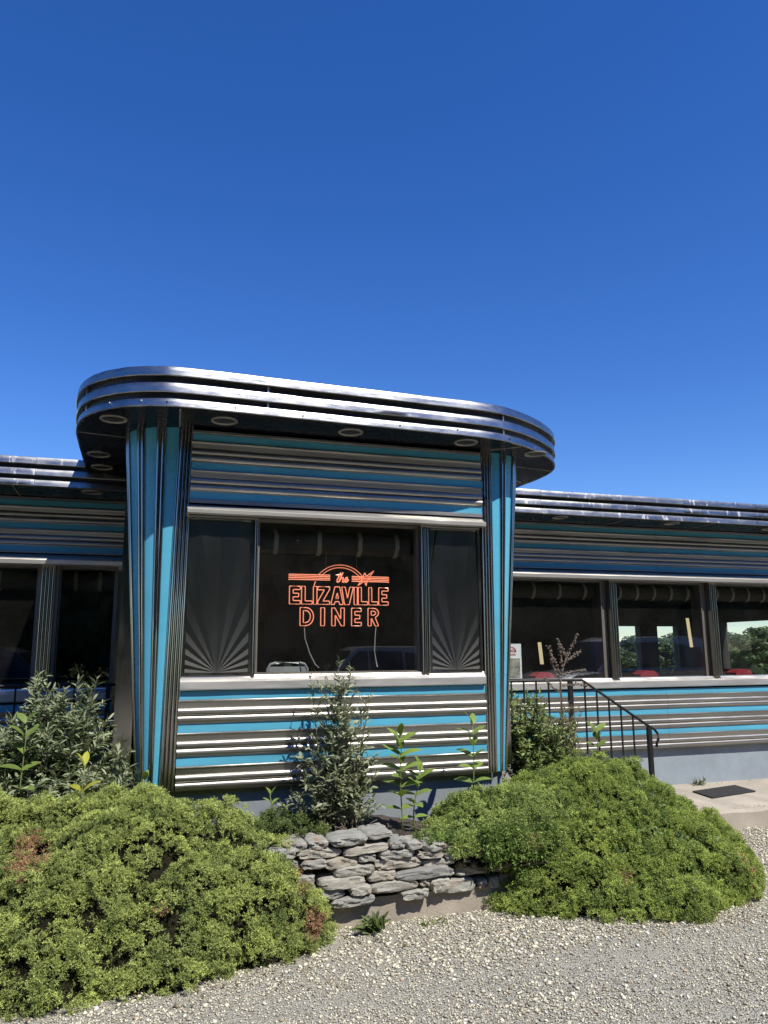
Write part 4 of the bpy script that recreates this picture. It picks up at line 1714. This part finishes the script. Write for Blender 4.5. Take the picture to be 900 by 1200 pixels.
def hf_right(x, y):
    u = np.abs((x-3.30)/np.where(x > 3.3, 1.27, 1.38))
    v = np.abs((y-5.18)/np.where(y < 5.18, 1.0, 0.62))
    s = 1-u**np.where(x > 3.3, 1.4, 1.65)-v**1.6
    edge = 0.05*(vnoise(x, y, 4.5, 15)-0.5)
    s = s+0.26*(vnoise(x, y, 3.6, 17)-0.5)*np.clip(1.2-s*2, 0, 1)
    h = GZ+0.735*np.sign(s)*np.abs(s)**0.92+lumps(x, y, 0.8)*np.clip(s*4, 0, 1)+edge+0.05*np.clip(s*12, 0, 1)
    return np.where(s > 0, h, GZ-0.2)


jr = thing('juniper_shrub', 'rounded juniper mound sloping down to the gravel right of the stone wall', 'juniper', (3.3, 5.0, GZ), 'spreading junipers')
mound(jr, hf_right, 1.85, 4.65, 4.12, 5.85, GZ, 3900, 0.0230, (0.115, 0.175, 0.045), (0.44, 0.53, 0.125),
      [(3.98, 4.60, -1.45, 0.11, 0.35), (3.0, 4.4, -1.4, 0.05, 0.4)])


def hf_trail(x, y):
    u = np.abs((x-2.42)/0.60)
    v = np.abs((y-4.95)/0.33)
    s = 1-u**2-v**2
    h = -1.24+0.23*np.sign(s)*np.abs(s)**0.6+lumps(x, y, 0.5)*np.clip(s*4, 0, 1)
    h = h+0.06*np.clip((x-2.2)/0.5, 0, 1)
    return np.where(s > 0, h, -1.4)


ex_p, ex_n = [], []
for k in range(46):
    x = rng.uniform(2.08, 2.62)
    L = rng.uniform(0.05, 0.30)*(0.5+0.5*math.sin((x-2.08)*7.5)**2)
    if 2.33 < x < 2.52:
        L += 0.10
    for s in np.arange(0, L, 0.018):
        ex_p.append((x+rng.normal()*0.012+0.10*s, 4.655-0.03*math.sin(min(1, s/0.2)*PI)+rng.normal()*0.012, -1.10-s))
        ex_n.append((rng.normal()*0.3, -0.9, -0.25))
for k in range(40):                                   # runner reaching left along the top of the wall
    x = rng.uniform(1.72, 2.1)
    ex_p.append((x, 4.74+rng.normal()*0.03, -1.155+rng.normal()*0.015))
    ex_n.append((-0.4, -0.4, 0.7))
jt = thing('juniper_shrub', 'low juniper trailing over the top right end of the stone wall', 'juniper', (2.42, 4.95, -1.24), 'spreading junipers')
mound(jt, hf_trail, 1.80, 3.05, 4.6, 5.3, -1.26, 620, 0.026, (0.14, 0.21, 0.06), (0.45, 0.54, 0.16), [(2.47, 4.66, -1.18, 0.06, 0.4)],
      extra=(np.array(ex_p), np.array(ex_n)) if False else None)
Vx, Fx, Cx = scatter(JT, np.array(ex_p), frames(np.array(ex_n)+rng.normal(size=(len(ex_p), 3))*0.3), 0.045*(0.7+0.6*rng.random(len(ex_p))),
                     np.array([[0.17, 0.25, 0.06]])*(0.6+0.8*rng.random((len(ex_p), 1))))
np_mesh('hanging_sprays', Vx, Fx, M_JUNI, parent=jt, colors=Cx)

js = thing('juniper_shrub', 'small dark juniper sprig between the left mound and tall central bush', 'juniper', (0.98, 4.98, -1.15), 'spreading junipers')
mound(js, lambda x, y: np.where(((x-0.97)/0.22)**2+((y-4.98)/0.14)**2 < 1, -1.13+0.11*np.sqrt(np.clip(1-((x-0.97)/0.22)**2-((y-4.98)/0.14)**2, 0, 1)), -1.4),
      0.72, 1.22, 4.8, 5.15, -1.16, 110, 0.026, (0.08, 0.12, 0.04), (0.20, 0.26, 0.08), [])


# ------------------------------------------------------------------ leafy bushes
def leaf_template(w=0.3, curl=0.25, fold=0.18, nseg=4):
    """leaf along +x, length 1, thin folded blade"""
    vs, fs = [], []
    for i in range(nseg+1):
        t = i/nseg
        ww = w*math.sin(PI*min(1, t*0.92+0.06))**0.8*(1 if i < nseg else 0.15)
        z = -curl*t*t
        vs += [(t, -ww/2, z+fold*ww), (t, 0, z), (t, ww/2, z+fold*ww)]
    for i in range(nseg):
        a = i*3
        fs += [(a, a+3, a+4, a+1), (a+1, a+4, a+5, a+2)]
    return np.array(vs), np.array(fs), np.ones(len(vs))


def leaf_frames(d, up):
    """x axis along d, z near up"""
    d = d/np.linalg.norm(d, axis=1, keepdims=True)
    z = up-(up*d).sum(1, keepdims=True)*d
    z /= np.linalg.norm(z, axis=1, keepdims=True)+1e-9
    y = np.cross(z, d)
    return np.stack([d, y, z], axis=2)


def bush(name, label, cat, base, stems, leaf_len, tmpl, col_lo, col_hi, per_m, seedr, stem_m=M_BARK, stem_r=0.006, group=None, side=0.35, sidelen=0.12):
    """stems: list of (offset xy, top xyz) curves from base; side shoots carry the leaves"""
    t = thing(name, label, cat, base, group)
    mb = MB()
    LP, LD, LU = [], [], []
    r_ = random.Random(seedr)
    for (ox, oy), (tx, ty, tz) in stems:
        p0 = Vector((base[0]+ox, base[1]+oy, base[2]))
        p3 = Vector((tx, ty, tz))
        L = (p3-p0).length
        p1 = p0+Vector((0, 0, L*0.45))+Vector((r_.uniform(-.03, .03), r_.uniform(-.03, .03), 0))
        pts = []
        for i in range(9):
            q = i/8
            pts.append(p0*(1-q)**2+p1*2*q*(1-q)+p3*q*q)
        mb.tube(pts, [stem_r*(1-0.8*i/8) for i in range(9)], stem_m, 5)
        npair = max(3, int(L*per_m))
        for k in range(npair):
            q = 0.12+0.88*(k+r_.random())/npair
            i = min(7, int(q*8))
            c = pts[i].lerp(pts[i+1], q*8-i)
            ax = (pts[i+1]-pts[i]).normalized()
            ang = r_.uniform(0, 2*PI)
            sd = Vector((math.cos(ang), math.sin(ang), r_.uniform(0.35, 1.3))).normalized()
            if r_.random() < side and q < 0.93:
                sl_ = sidelen*r_.uniform(0.5, 1.3)*(1.15-0.6*q)
                e = c+sd*sl_+Vector((0, 0, sl_*0.25))
                mb.tube([c, (c+e)/2+Vector((0, 0, 0.004)), e], [0.0022, 0.0018, 0.001], stem_m, 4)
                m = max(3, int(sl_/0.016))
                for j in range(m):
                    cc = c.lerp(e, (j+1)/m)
                    for sg in (-1, 1):
                        dd = sd*0.55+sd.cross(Vector((0, 0, 1)))*sg*0.8+Vector((r_.gauss(0, .25), r_.gauss(0, .25), r_.gauss(0.15, .3)))
                        LP.append(cc)
                        LD.append(dd)
                        LU.append(Vector((r_.gauss(0, .45), r_.gauss(-0.2, .45), 1)))
            else:
                for sg in (-1, 1):
                    s2 = Vector((sd.x*sg, sd.y*sg, sd.z))
                    LP.append(c)
                    LD.append(s2+ax*0.35)
                    LU.append(Vector((r_.gauss(0, .4), r_.gauss(0, .4), 1)))
        LP.append(pts[-1])
        LD.append(Vector((r_.gauss(0, .3), r_.gauss(0, .3), 1)))
        LU.append(Vector((1, 0, 0.2)))
    mb.build('stems', t, True)
    pos = np.array([tuple(p) for p in LP])
    dirs = np.array([tuple(p) for p in LD])
    ups = np.array([tuple(p) for p in LU])
    n = len(pos)
    tt = rng.random((n, 1))
    col = np.array(col_lo)*(1-tt)+np.array(col_hi)*tt
    V, F, C = scatter(tmpl, pos, leaf_frames(dirs, ups), leaf_len*(0.6+0.6*rng.random(n)), col)
    np_mesh('leaves', V, F, M_LEAF, parent=t, colors=C, smooth=True)
    return t


LT_NARROW = [leaf_template(0.26, 0.25), leaf_template(0.30, 0.45), leaf_template(0.22, 0.1)]
LT_OVAL = [leaf_template(0.42, 0.2), leaf_template(0.48, 0.35), leaf_template(0.40, 0.05)]
LT_MILK = [leaf_template(0.40, 0.25, 0.15, 5), leaf_template(0.46, 0.4, 0.1, 5)]

rr = random.Random(5)
# tall slender bush against the tower
stems = []
for k in range(44):
    if k < 16:
        tx, tz = 1.33+rr.gauss(0, .10), -0.16-0.40*rr.random()
    elif k < 28:
        tx, tz = 1.28+rr.uniform(-.27, .22), -0.55-0.25*rr.random()
    else:
        tx, tz = 1.25+rr.uniform(-.33, .34), -0.78-0.30*rr.random()
    stems.append(((rr.uniform(-.14, .14), rr.uniform(-.06, .06)), (tx, 5.02+rr.uniform(-.20, .14), tz)))
stems.append(((0.0, 0), (1.30, 5.0, -0.06)))
stems.append(((0.03, 0), (1.38, 5.02, -0.10)))
bush('leafy_bush', 'tall slender dusty green bush in front of the tower below the neon sign', 'bush', (1.29, 5.0, -1.14), stems, 0.050,
     LT_NARROW+LT_OVAL[:1], (0.165, 0.195, 0.105), (0.40, 0.44, 0.28), 26, 3, side=0.45, sidelen=0.15)

# broad grey-green bush at the left wing
stems = []
for k in range(120):
    x = rr.uniform(-1.35, 0.07)
    top = -0.20 if -0.75 < x < -0.25 else (-0.24-0.3*max(0, x+0.25)/0.3 if x >= -0.25 else -0.32)
    y = 5.62+rr.uniform(-.35, .25)
    front = (5.9-y)/0.6
    stems.append((((x+0.55)*0.55, rr.uniform(-.18, .15)), (x, y, top-rr.random()**1.2*0.42-0.15*front)))
stems += [((-0.05, 0), (-0.58, 5.6, -0.13)), ((0.2, 0), (-0.33, 5.65, -0.16)), ((0.25, 0.05), (-0.22, 5.62, -0.17)), ((0.05, 0), (-0.52, 5.5, -0.2))]
bush('leafy_bush', 'broad grey-green bush with narrow leaves in front of the left wing', 'bush', (-0.55, 5.6, -1.14), stems, 0.060,
     LT_NARROW, (0.15, 0.195, 0.105), (0.38, 0.43, 0.26), 46, 8, side=0.5, sidelen=0.15)
stems = []
for k in range(34):
    x = rr.uniform(-1.2, 0.12)
    stems.append((((x+0.5)*0.7, rr.uniform(-.05, .05)), (x, 5.28+rr.uniform(-.08, .10), -0.86+0.16*rr.random()-0.06*max(0, x))))
bush('leafy_bush', 'low grey-green bush spilling over the back of the left juniper', 'bush', (-0.5, 5.3, -1.12), stems, 0.058,
     LT_NARROW, (0.18, 0.22, 0.125), (0.40, 0.45, 0.28), 50, 9, side=0.5, sidelen=0.11)

# mixed bush beside the tower's right corner
stems = []
for k in range(70):
    x = rr.uniform(2.84, 3.50)
    q = (x-2.86)/0.6
    top = -0.27-0.10*q if q < 0.55 else -0.38-0.35*(q-0.55)
    stems.append((((x-3.12)*0.5, rr.uniform(-.12, .12)), (x, 5.75+rr.uniform(-.2, .25), top-rr.random()**1.3*0.55)))
bush('leafy_bush', 'mid-green bush between the tower corner and black handrail', 'bush', (3.12, 5.75, -1.14), stems, 0.044,
     LT_NARROW+LT_OVAL[:1], (0.14, 0.20, 0.07), (0.35, 0.42, 0.16), 46, 10, side=0.45, sidelen=0.11)
stems = []
for k in range(26):
    x = rr.uniform(3.12, 3.66)
    stems.append((((x-3.4)*0.3, rr.uniform(-.05, .05)), (x, 5.80+rr.uniform(-.12, .12), -0.45-rr.random()*0.45)))
bush('dry_bush', 'half-dead brownish bush with sparse leaves in front of the handrail post', 'bush', (3.38, 5.8, -1.14), stems, 0.028,
     LT_NARROW, (0.18, 0.16, 0.085), (0.33, 0.29, 0.17), 40, 12, stem_m=M_DEAD, side=0.5, sidelen=0.13)

# dried flower stalk standing above the rail
ds = thing('dried_stalk', 'dry brown dead flower stalk rising in front of the right wing window', 'dead stalk', (3.45, 5.85, -1.14))
mb = MB()
core = [(3.42, 5.85, -1.14), (3.43, 5.85, -0.6), (3.45, 5.85, -0.25), (3.50, 5.85, -0.08), (3.53, 5.85, 0.0)]
mb.tube(core, [0.006, 0.005, 0.004, 0.003, 0.002], M_DEAD, 6)
r3 = random.Random(4)


def twig(p, d, L, rad, bend):
    pts = []
    q = Vector(p)
    d = Vector(d).normalized()
    n_ = 9
    for i in range(n_):
        pts.append(q.copy())
        q = q+d*(L/n_)
        d = (d+Vector(bend)*(1/n_)).normalized()
    mb.tube(pts, [rad*(1-0.5*i/n_) for i in range(n_)], M_DEAD, 5)
    for i in range(1, n_):
        for _ in range(7):
            c = pts[i]+Vector((r3.gauss(0, .007), r3.gauss(0, .007), r3.gauss(0, .007)))
            s = r3.uniform(0.004, 0.010)
            mb.add([c+Vector((s, 0, 0)), c+Vector((-s, 0, 0)), c+Vector((0, s, 0)), c+Vector((0, -s, 0)), c+Vector((0, 0, s)), c+Vector((0, 0, -s))],
                   [(0, 2, 4), (2, 1, 4), (1, 3, 4), (3, 0, 4), (2, 0, 5), (1, 2, 5), (3, 1, 5), (0, 3, 5)], M_DEAD)


twig((3.45, 5.85, -0.25), (-0.55, 0, 0.75), 0.30, 0.004, (0.5, 0, 0.8))
twig((3.46, 5.85, -0.22), (-0.35, 0.1, 0.9), 0.30, 0.004, (-0.1, 0, 0.3))
twig((3.47, 5.85, -0.18), (-0.05, -0.1, 1), 0.26, 0.004, (-0.3, 0, 0))
twig((3.49, 5.85, -0.12), (0.45, 0, 0.9), 0.33, 0.004, (0.3, 0, 0.2))
twig((3.50, 5.85, -0.10), (0.75, 0.1, 0.55), 0.22, 0.004, (0.3, 0, -0.2))
twig((3.47, 5.85, -0.20), (0.85, 0, 0.25), 0.24, 0.004, (0.2, 0, -0.3))
twig((3.45, 5.85, -0.30), (0.7, -0.1, 0.2), 0.26, 0.004, (0.3, 0, -0.6))
twig((3.50, 5.85, -0.05), (-0.2, 0.1, 1), 0.18, 0.003, (-0.5, 0, 0))
twig((3.44, 5.85, -0.35), (-0.7, 0.1, 0.5), 0.20, 0.003, (0, 0, 0.4))
mb.build('seed_head', ds, True, 40)


# ------------------------------------------------------------------ milkweed and small plants
def milkweed(label, x, y, z0, h, npair, ll, col, seed, name='milkweed_plant', lean=0.0, sharedgroup='milkweed plants', top=True):
    t = thing(name, label, 'milkweed', (x, y, z0), sharedgroup)
    r_ = random.Random(seed)
    mb = MB()
    pts = [(x+lean*q*q+0.006*math.sin(q*7+seed), y, z0+h*q) for q in [i/6 for i in range(7)]]
    mb.tube(pts, [0.0055*(1-0.5*i/6) for i in range(7)], M_STEM, 6)
    mb.build('stem', t, True)
    ang = r_.uniform(0, PI)
    for k in range(npair):
        q = 0.24+0.74*(k/(npair-1))**0.8
        c = np.array([x+lean*q*q, y, z0+h*q])
        for sg in (0, PI):
            a = ang+sg+r_.uniform(-.25, .25)
            el = 0.25+0.75*q**2+r_.uniform(-.15, .15)
            d = np.array([[math.cos(a)*math.cos(el), math.sin(a)*math.cos(el)*0.7, math.sin(el)]])
            s = 1.15*ll*(1.05-0.3*q)*r_.uniform(.8, 1.15) if k else ll*0.85
            u = np.array([[r_.gauss(0, .2), -0.35, 1.0]])
            cc = np.array([col])*r_.uniform(0.75, 1.2)
            V, F, C = scatter(LT_MILK, c[None], leaf_frames(d, u), np.array([s]), cc)
            np_mesh('leaf', V, F, M_LEAF, parent=t, colors=C, smooth=True)
        ang += PI/2+r_.uniform(-.3, .3)
    return t


GRN = (0.20, 0.29, 0.06)
YEL = (0.42, 0.43, 0.05)
milkweed('tall bright milkweed with broad leaves right of the slender central bush', 1.70, 4.93, -1.15, 0.62, 10, 0.14, GRN, 1)
milkweed('short milkweed leaning beside the tall one near the central bush', 1.79, 4.95, -1.15, 0.38, 6, 0.12, GRN, 2, lean=0.05)
milkweed('milkweed before the tower right corner, standing above the trailing juniper', 2.235, 4.98, -1.15, 0.67, 7, 0.115, GRN, 3)
milkweed('small milkweed between left juniper and central bush', 0.90, 5.10, -1.14, 0.25, 4, 0.075, GRN, 4, lean=-0.02)
milkweed('smallest milkweed shoot left of the central bush', 0.98, 5.05, -1.14, 0.17, 3, 0.06, GRN, 5)
milkweed('milkweed at the foot of the left corner pylon', 0.115, 5.22, -1.13, 0.36, 4, 0.095, GRN, 6)
milkweed('yellow-leaved milkweed poking out of the left bush and juniper', -0.24, 5.02, -1.10, 0.46, 3, 0.12, YEL, 7)
milkweed('large-leaved milkweed growing through the broad left bush', -0.60, 5.28, -1.12, 0.72, 6, 0.12, (0.16, 0.23, 0.05), 8)
milkweed('milkweed in front of the black handrail above the right juniper', 3.62, 5.62, -1.14, 0.50, 6, 0.13, GRN, 9)


def weed(label, x, y, z0, n, L, col, seed, name='weed_plant'):
    r_ = random.Random(seed)
    pos = np.array([(x+r_.gauss(0, .03), y+r_.gauss(0, .02), z0+r_.random()*L*0.5) for _ in range(n)])
    d = np.array([(r_.gauss(0, .6), r_.gauss(-.2, .5), r_.uniform(.4, 1.2)) for _ in range(n)])
    u = np.array([(r_.gauss(0, .4), -0.5, 0.8) for _ in range(n)])
    c = np.array([col])*(0.6+0.8*rng.random((n, 1)))
    V, F, C = scatter(LT_NARROW, pos, leaf_frames(d, u), L*(0.5+0.6*rng.random(n)), c)
    return tag(np_mesh(name, V, F, M_LEAF, colors=C, smooth=True), label, 'weed', 'small weeds')


weed('dense green weed tuft growing at the foot of the stone wall', 1.41, 4.60, GZ, 70, 0.09, (0.11, 0.15, 0.045), 1)
weed('tiny yellow-green weed in the gravel right of the wall-foot tuft', 1.75, 4.58, GZ, 12, 0.05, (0.17, 0.20, 0.05), 2)
weed('pale weed sprouting by the corner of the concrete pad', 4.95, 6.02, GZ+0.01, 60, 0.07, (0.17, 0.21, 0.06), 3)
weed('dried grass sprig on the pad against the blue wing foundation', 5.95, 7.30, -1.45, 30, 0.07, (0.13, 0.15, 0.06), 4)
weed('dark small weed by the post where handrail meets the pad', 5.0, 7.2, -1.45, 30, 0.13, (0.05, 0.06, 0.04), 5)
for k in range(1):
    n = 420                                                     # parsley-leaved weed climbing through the right juniper
    xx = rng.normal(3.42, 0.20, n)
    yy = rng.normal(4.55, 0.12, n)
    zz = hf_right(xx, yy)+0.03
    ok = zz > GZ
    pos = np.stack([xx, yy, zz], 1)[ok]
    n = len(pos)
    d = rng.normal(size=(n, 3))*0.7+np.array([0, -0.5, 0.4])
    u = rng.normal(size=(n, 3))*0.3+np.array([0, -0.6, 0.8])
    c = np.array([[0.12, 0.20, 0.05]])*(0.6+0.7*rng.random((n, 1)))
    V, F, C = scatter(LT_OVAL, pos, leaf_frames(d, u), 0.036*(0.6+0.7*rng.random(n)), c)
    tag(np_mesh('weed_plant', V, F, M_LEAF, colors=C, smooth=True), 'broad-leaved weed scrambling through the front of the right juniper', 'weed', kind='stuff')
mb = MB()
for k in range(26):
    x, y = rng.uniform(0.9, 2.2), rng.uniform(4.82, 5.05)
    a = rng.uniform(0, 2*PI)
    L = rng.uniform(0.05, 0.2)
    z = -1.10-0.06*max(0, min(1, (x-1.6)/0.7))
    mb.tube([(x, y, z), (x+math.cos(a)*L*.5, y+math.sin(a)*L*.3, z+0.02), (x+math.cos(a)*L, y+math.sin(a)*L*.6, z+rng.uniform(-.005, .04))], 0.0022, M_DEAD, 4)
tag(mb.build('dry_twigs'), 'dry twigs and stalks lying on dark mulch behind the stone wall', 'twigs', kind='stuff')


n = 420
xx = rng.uniform(-0.9, 4.6, n)
yy = 4.16+rng.normal(size=n)*0.10+np.where(xx > 1.1, 0.25, 0)*np.where(xx < 2.1, 1, 0)-0.02
pos = np.stack([xx, yy, np.full(n, GZ+0.012)], 1)
d = np.stack([rng.normal(size=n), rng.normal(size=n), rng.normal(size=n)*0.12], 1)
u = np.stack([rng.normal(size=n)*0.25, rng.normal(size=n)*0.25, np.ones(n)], 1)
c = np.array([[0.26, 0.19, 0.11]])*(0.4+0.9*rng.random((n, 1)))
V, F, C = scatter(LT_NARROW+LT_OVAL, pos, leaf_frames(d, u), 0.026*(0.4+0.9*rng.random(n)), c)
tag(np_mesh('leaf_litter', V, F, M_LEAF, colors=C), 'dry brown leaf litter along the gravel edge of the junipers', 'leaf litter', kind='stuff')


# ------------------------------------------------------------------ trees (beyond the diner and across the road behind the viewer)
def tree_mesh(seed, h, spread, col=(0.055, 0.085, 0.025), lf=0.26):
    r_ = np.random.default_rng(seed)
    mb = MB()
    rp = random.Random(seed)
    mb.tube([(0, 0, 0), (0.08, 0, h*0.3), (0.0, 0.1, h*0.55), (0.1, 0, h*0.85)], [0.22, 0.17, 0.11, 0.04], M_BARK, 8)
    cs = []
    for k in range(34):
        a = rp.uniform(0, 2*PI)
        q = rp.uniform(0.07, 1.0)
        rad = spread*(math.sin(PI*min(1, 0.15+q*0.85))**0.7)*rp.uniform(0.45, 1.0)
        c = np.array([math.cos(a)*rad, math.sin(a)*rad, h*q])
        if k < 12:
            z0 = h*rp.uniform(0.2, 0.5)*min(1, q+0.3)
            mb.tube([(0.05, 0, z0), (c[0]*0.5, c[1]*0.5, (z0+c[2])/2+0.1), tuple(c)], [0.07, 0.05, 0.02], M_BARK, 5)
        cs.append((c, rp.uniform(0.55, 1.1)*spread*0.42))
    P_, N_, C_ = [], [], []
    for c, r in cs:
        n = 230
        d = r_.normal(size=(n, 3))
        d /= np.linalg.norm(d, axis=1, keepdims=True)
        P_.append(c+d*(r*r_.random((n, 1))**0.4)*np.array([1, 1, 0.75]))
        N_.append(d+r_.normal(size=(n, 3))*0.6)
        C_.append(np.tile(np.array([col])*r_.uniform(0.7, 1.35), (n, 1))*(0.7+0.6*r_.random((n, 1))))
    q = np.array([(-.5, -.35, 0), (.5, -.35, 0), (.5, .35, 0), (-.5, .35, 0)])
    tm = [(q, np.array([(0, 1, 2, 3)]), np.ones(4))]
    pos = np.concatenate(P_)
    V, F, C = scatter(tm, pos, frames(np.concatenate(N_)), lf*(0.6+0.8*r_.random(len(pos))), np.concatenate(C_))
    return mb, (V, F, C)


def make_tree(name, label, cat, x, y, seed, h, spread, group, col=(0.055, 0.085, 0.025), lf=0.26):
    t = thing(name, label, cat, (0, 0, 0), group)
    mb, (V, F, C) = tree_mesh(seed, h, spread, col, lf)
    mb.build('trunk', t, True)
    np_mesh('crown', V, F, M_LEAF, parent=t, colors=C)
    t.location = (x, y, GZ+H0-0.05)
    return t


def copy_tree(src, x, y, s, rz, label=None):
    c = src.copy()
    COL.objects.link(c)
    for ch_ in src.children:
        d = ch_.copy()
        COL.objects.link(d)
        d.parent = c
    c.location = (x, y, GZ+H0-0.05)
    c.scale = (s, s, s)
    c.rotation_euler = (0, 0, rz)
    if label:
        c['label'] = label
    return c


LB = 'dark green tree beyond the diner seen through its right windows'
tb = make_tree('leafy_tree', LB, 'tree', 33, 36, 1, 4.2, 2.3, 'trees beyond the diner', (0.095, 0.14, 0.045), 0.2)
for i in range(26):
    x = 19+i*2.1
    c = copy_tree(tb, x+rr.uniform(-.8, .8), 33+0.22*x+rr.uniform(-2, 2), 1, i*1.3)
    q = rr.uniform(0.42, 0.70)
    c.scale = (q*1.7, q*1.7, q)
tb.scale = (0.8, 0.8, 0.55)
LA = 'leafy tree across the road, mirrored darkly in steel and window glass'
ta = make_tree('leafy_tree', LA, 'tree', -26, -24, 2, 13.0, 4.6, 'trees across the road', (0.07, 0.105, 0.03), 0.62)
k = 0
for row, (yy, n_, dx) in enumerate(((-22.5, 24, 4.6), (-28, 22, 5.0))):
    for i in range(n_):
        x = -36+i*dx+row*2.2+rr.uniform(-1, 1)
        copy_tree(ta, x, yy+rr.uniform(-1, 1), rr.uniform(0.85, 1.2), rr.uniform(0, 6))
ta.location = (-40, -23, GZ+H0-0.05)


# ------------------------------------------------------------------ parked cars mirrored in the windows
def car(label, x, y, rz, paint, sc_=1.0):
    t = thing('parked_car', label, 'car', (0, 0, 0), 'cars parked in the lot')
    # side profile along x (length 4.6), loft across y with rounding
    lower = [(-2.25, 0.35), (-2.3, 0.75), (-2.15, 1.0), (-1.2, 1.06), (1.0, 1.04), (1.9, 0.98), (2.25, 0.82), (2.3, 0.45), (2.2, 0.28), (-2.1, 0.28)]
    mb = MB()
    ys = [(-0.90, 0.90), (-0.93, 0.97), (-0.80, 1.0), (0.80, 1.0), (0.93, 0.97), (0.90, 0.90)]
    rings = [[(px*sc, yy, 0.28+(pz-0.28)*sc) for px, pz in lower] for yy, sc in ys]
    mb.loft(rings, paint, True, True)
    cab_b = [(-2.0, 1.02), (-1.75, 1.70), (-1.5, 1.76), (0.3, 1.74), (0.55, 1.66), (1.25, 1.02)]
    rings = [[(px, yy*(1.0 if pz < 1.1 else 0.82), pz-(0.0 if abs(yy) < 0.8 else 0.02)) for px, pz in cab_b] for yy in (-0.86, -0.7, 0.7, 0.86)]
    mb.loft(rings, paint, True, True)
    fix_normals(mb.build('body', t, True, 35))

    def pane(pts):
        m2 = MB()
        m2.poly(pts, M_CARGL)
        m2.poly(list(reversed(pts)), M_CARGL) if False else None
        m2.build('window', t)
    for s in (-1, 1):
        y0, y1 = s*0.872, s*0.722
        for a, b, c_, d in ((-1.72, -1.58, -0.85, -0.85), (-0.78, -0.78, 0.12, 0.12), (0.18, 0.18, 0.42, 0.95)):
            pane([(a, y0, 1.09), (d, y0, 1.09), (c_, y1, 1.62), (b, y1, 1.62)])
    pane([(1.235, -0.78, 1.06), (1.235, 0.78, 1.06), (0.60, 0.66, 1.645), (0.60, -0.66, 1.645)])
    pane([(-2.0, -0.74, 1.10), (-2.0, 0.74, 1.10), (-1.80, 0.64, 1.62), (-1.80, -0.64, 1.62)])
    for cx_ in (-1.38, 1.42):
        for s in (-1, 1):
            w = MB()
            w.lathe([(0.20, -0.11), (0.33, -0.11), (0.35, -0.06), (0.35, 0.06), (0.33, 0.11), (0.20, 0.11)], (cx_, s*0.86, 0.35), M_TYRE, 24, 'y')
            wh = w.build('wheel', t, True, 40)
            w = MB()
            w.lathe([(0.205, s*0.10), (0.17, s*0.085), (0.05, s*0.105), (0.001, s*0.105)], (cx_, s*0.86, 0.35), M_CHROME, 20, 'y')
            w.build('rim', wh, True, 40)
    for s in (-1, 1):
        w = MB()
        w.box(2.16, 2.275, s*0.72-0.16, s*0.72+0.16, 0.70, 0.84, M_HEADL)
        w.build('headlight', t)
        w = MB()
        w.box(-2.30, -2.20, s*0.78-0.08, s*0.78+0.08, 0.70, 0.98, M_RED)
        w.build('tail_light', t)
    t.location = (x, y, GZ+H0)
    t.scale = (sc_, sc_, sc_)
    t.rotation_euler = (0, 0, rz)
    return t


car('pale grey car mirrored in the right wing windows', 11.3, -1.6, R(176), M_CARSV, 1.1)
car('dark car mirrored in the left wing windows', -2.6, -2.2, R(5), M_CARDK)
car('distant pale car mirrored small in the tower window', 6.0, -9.5, R(178), M_CARWH)
bpy.context.view_layer.update()
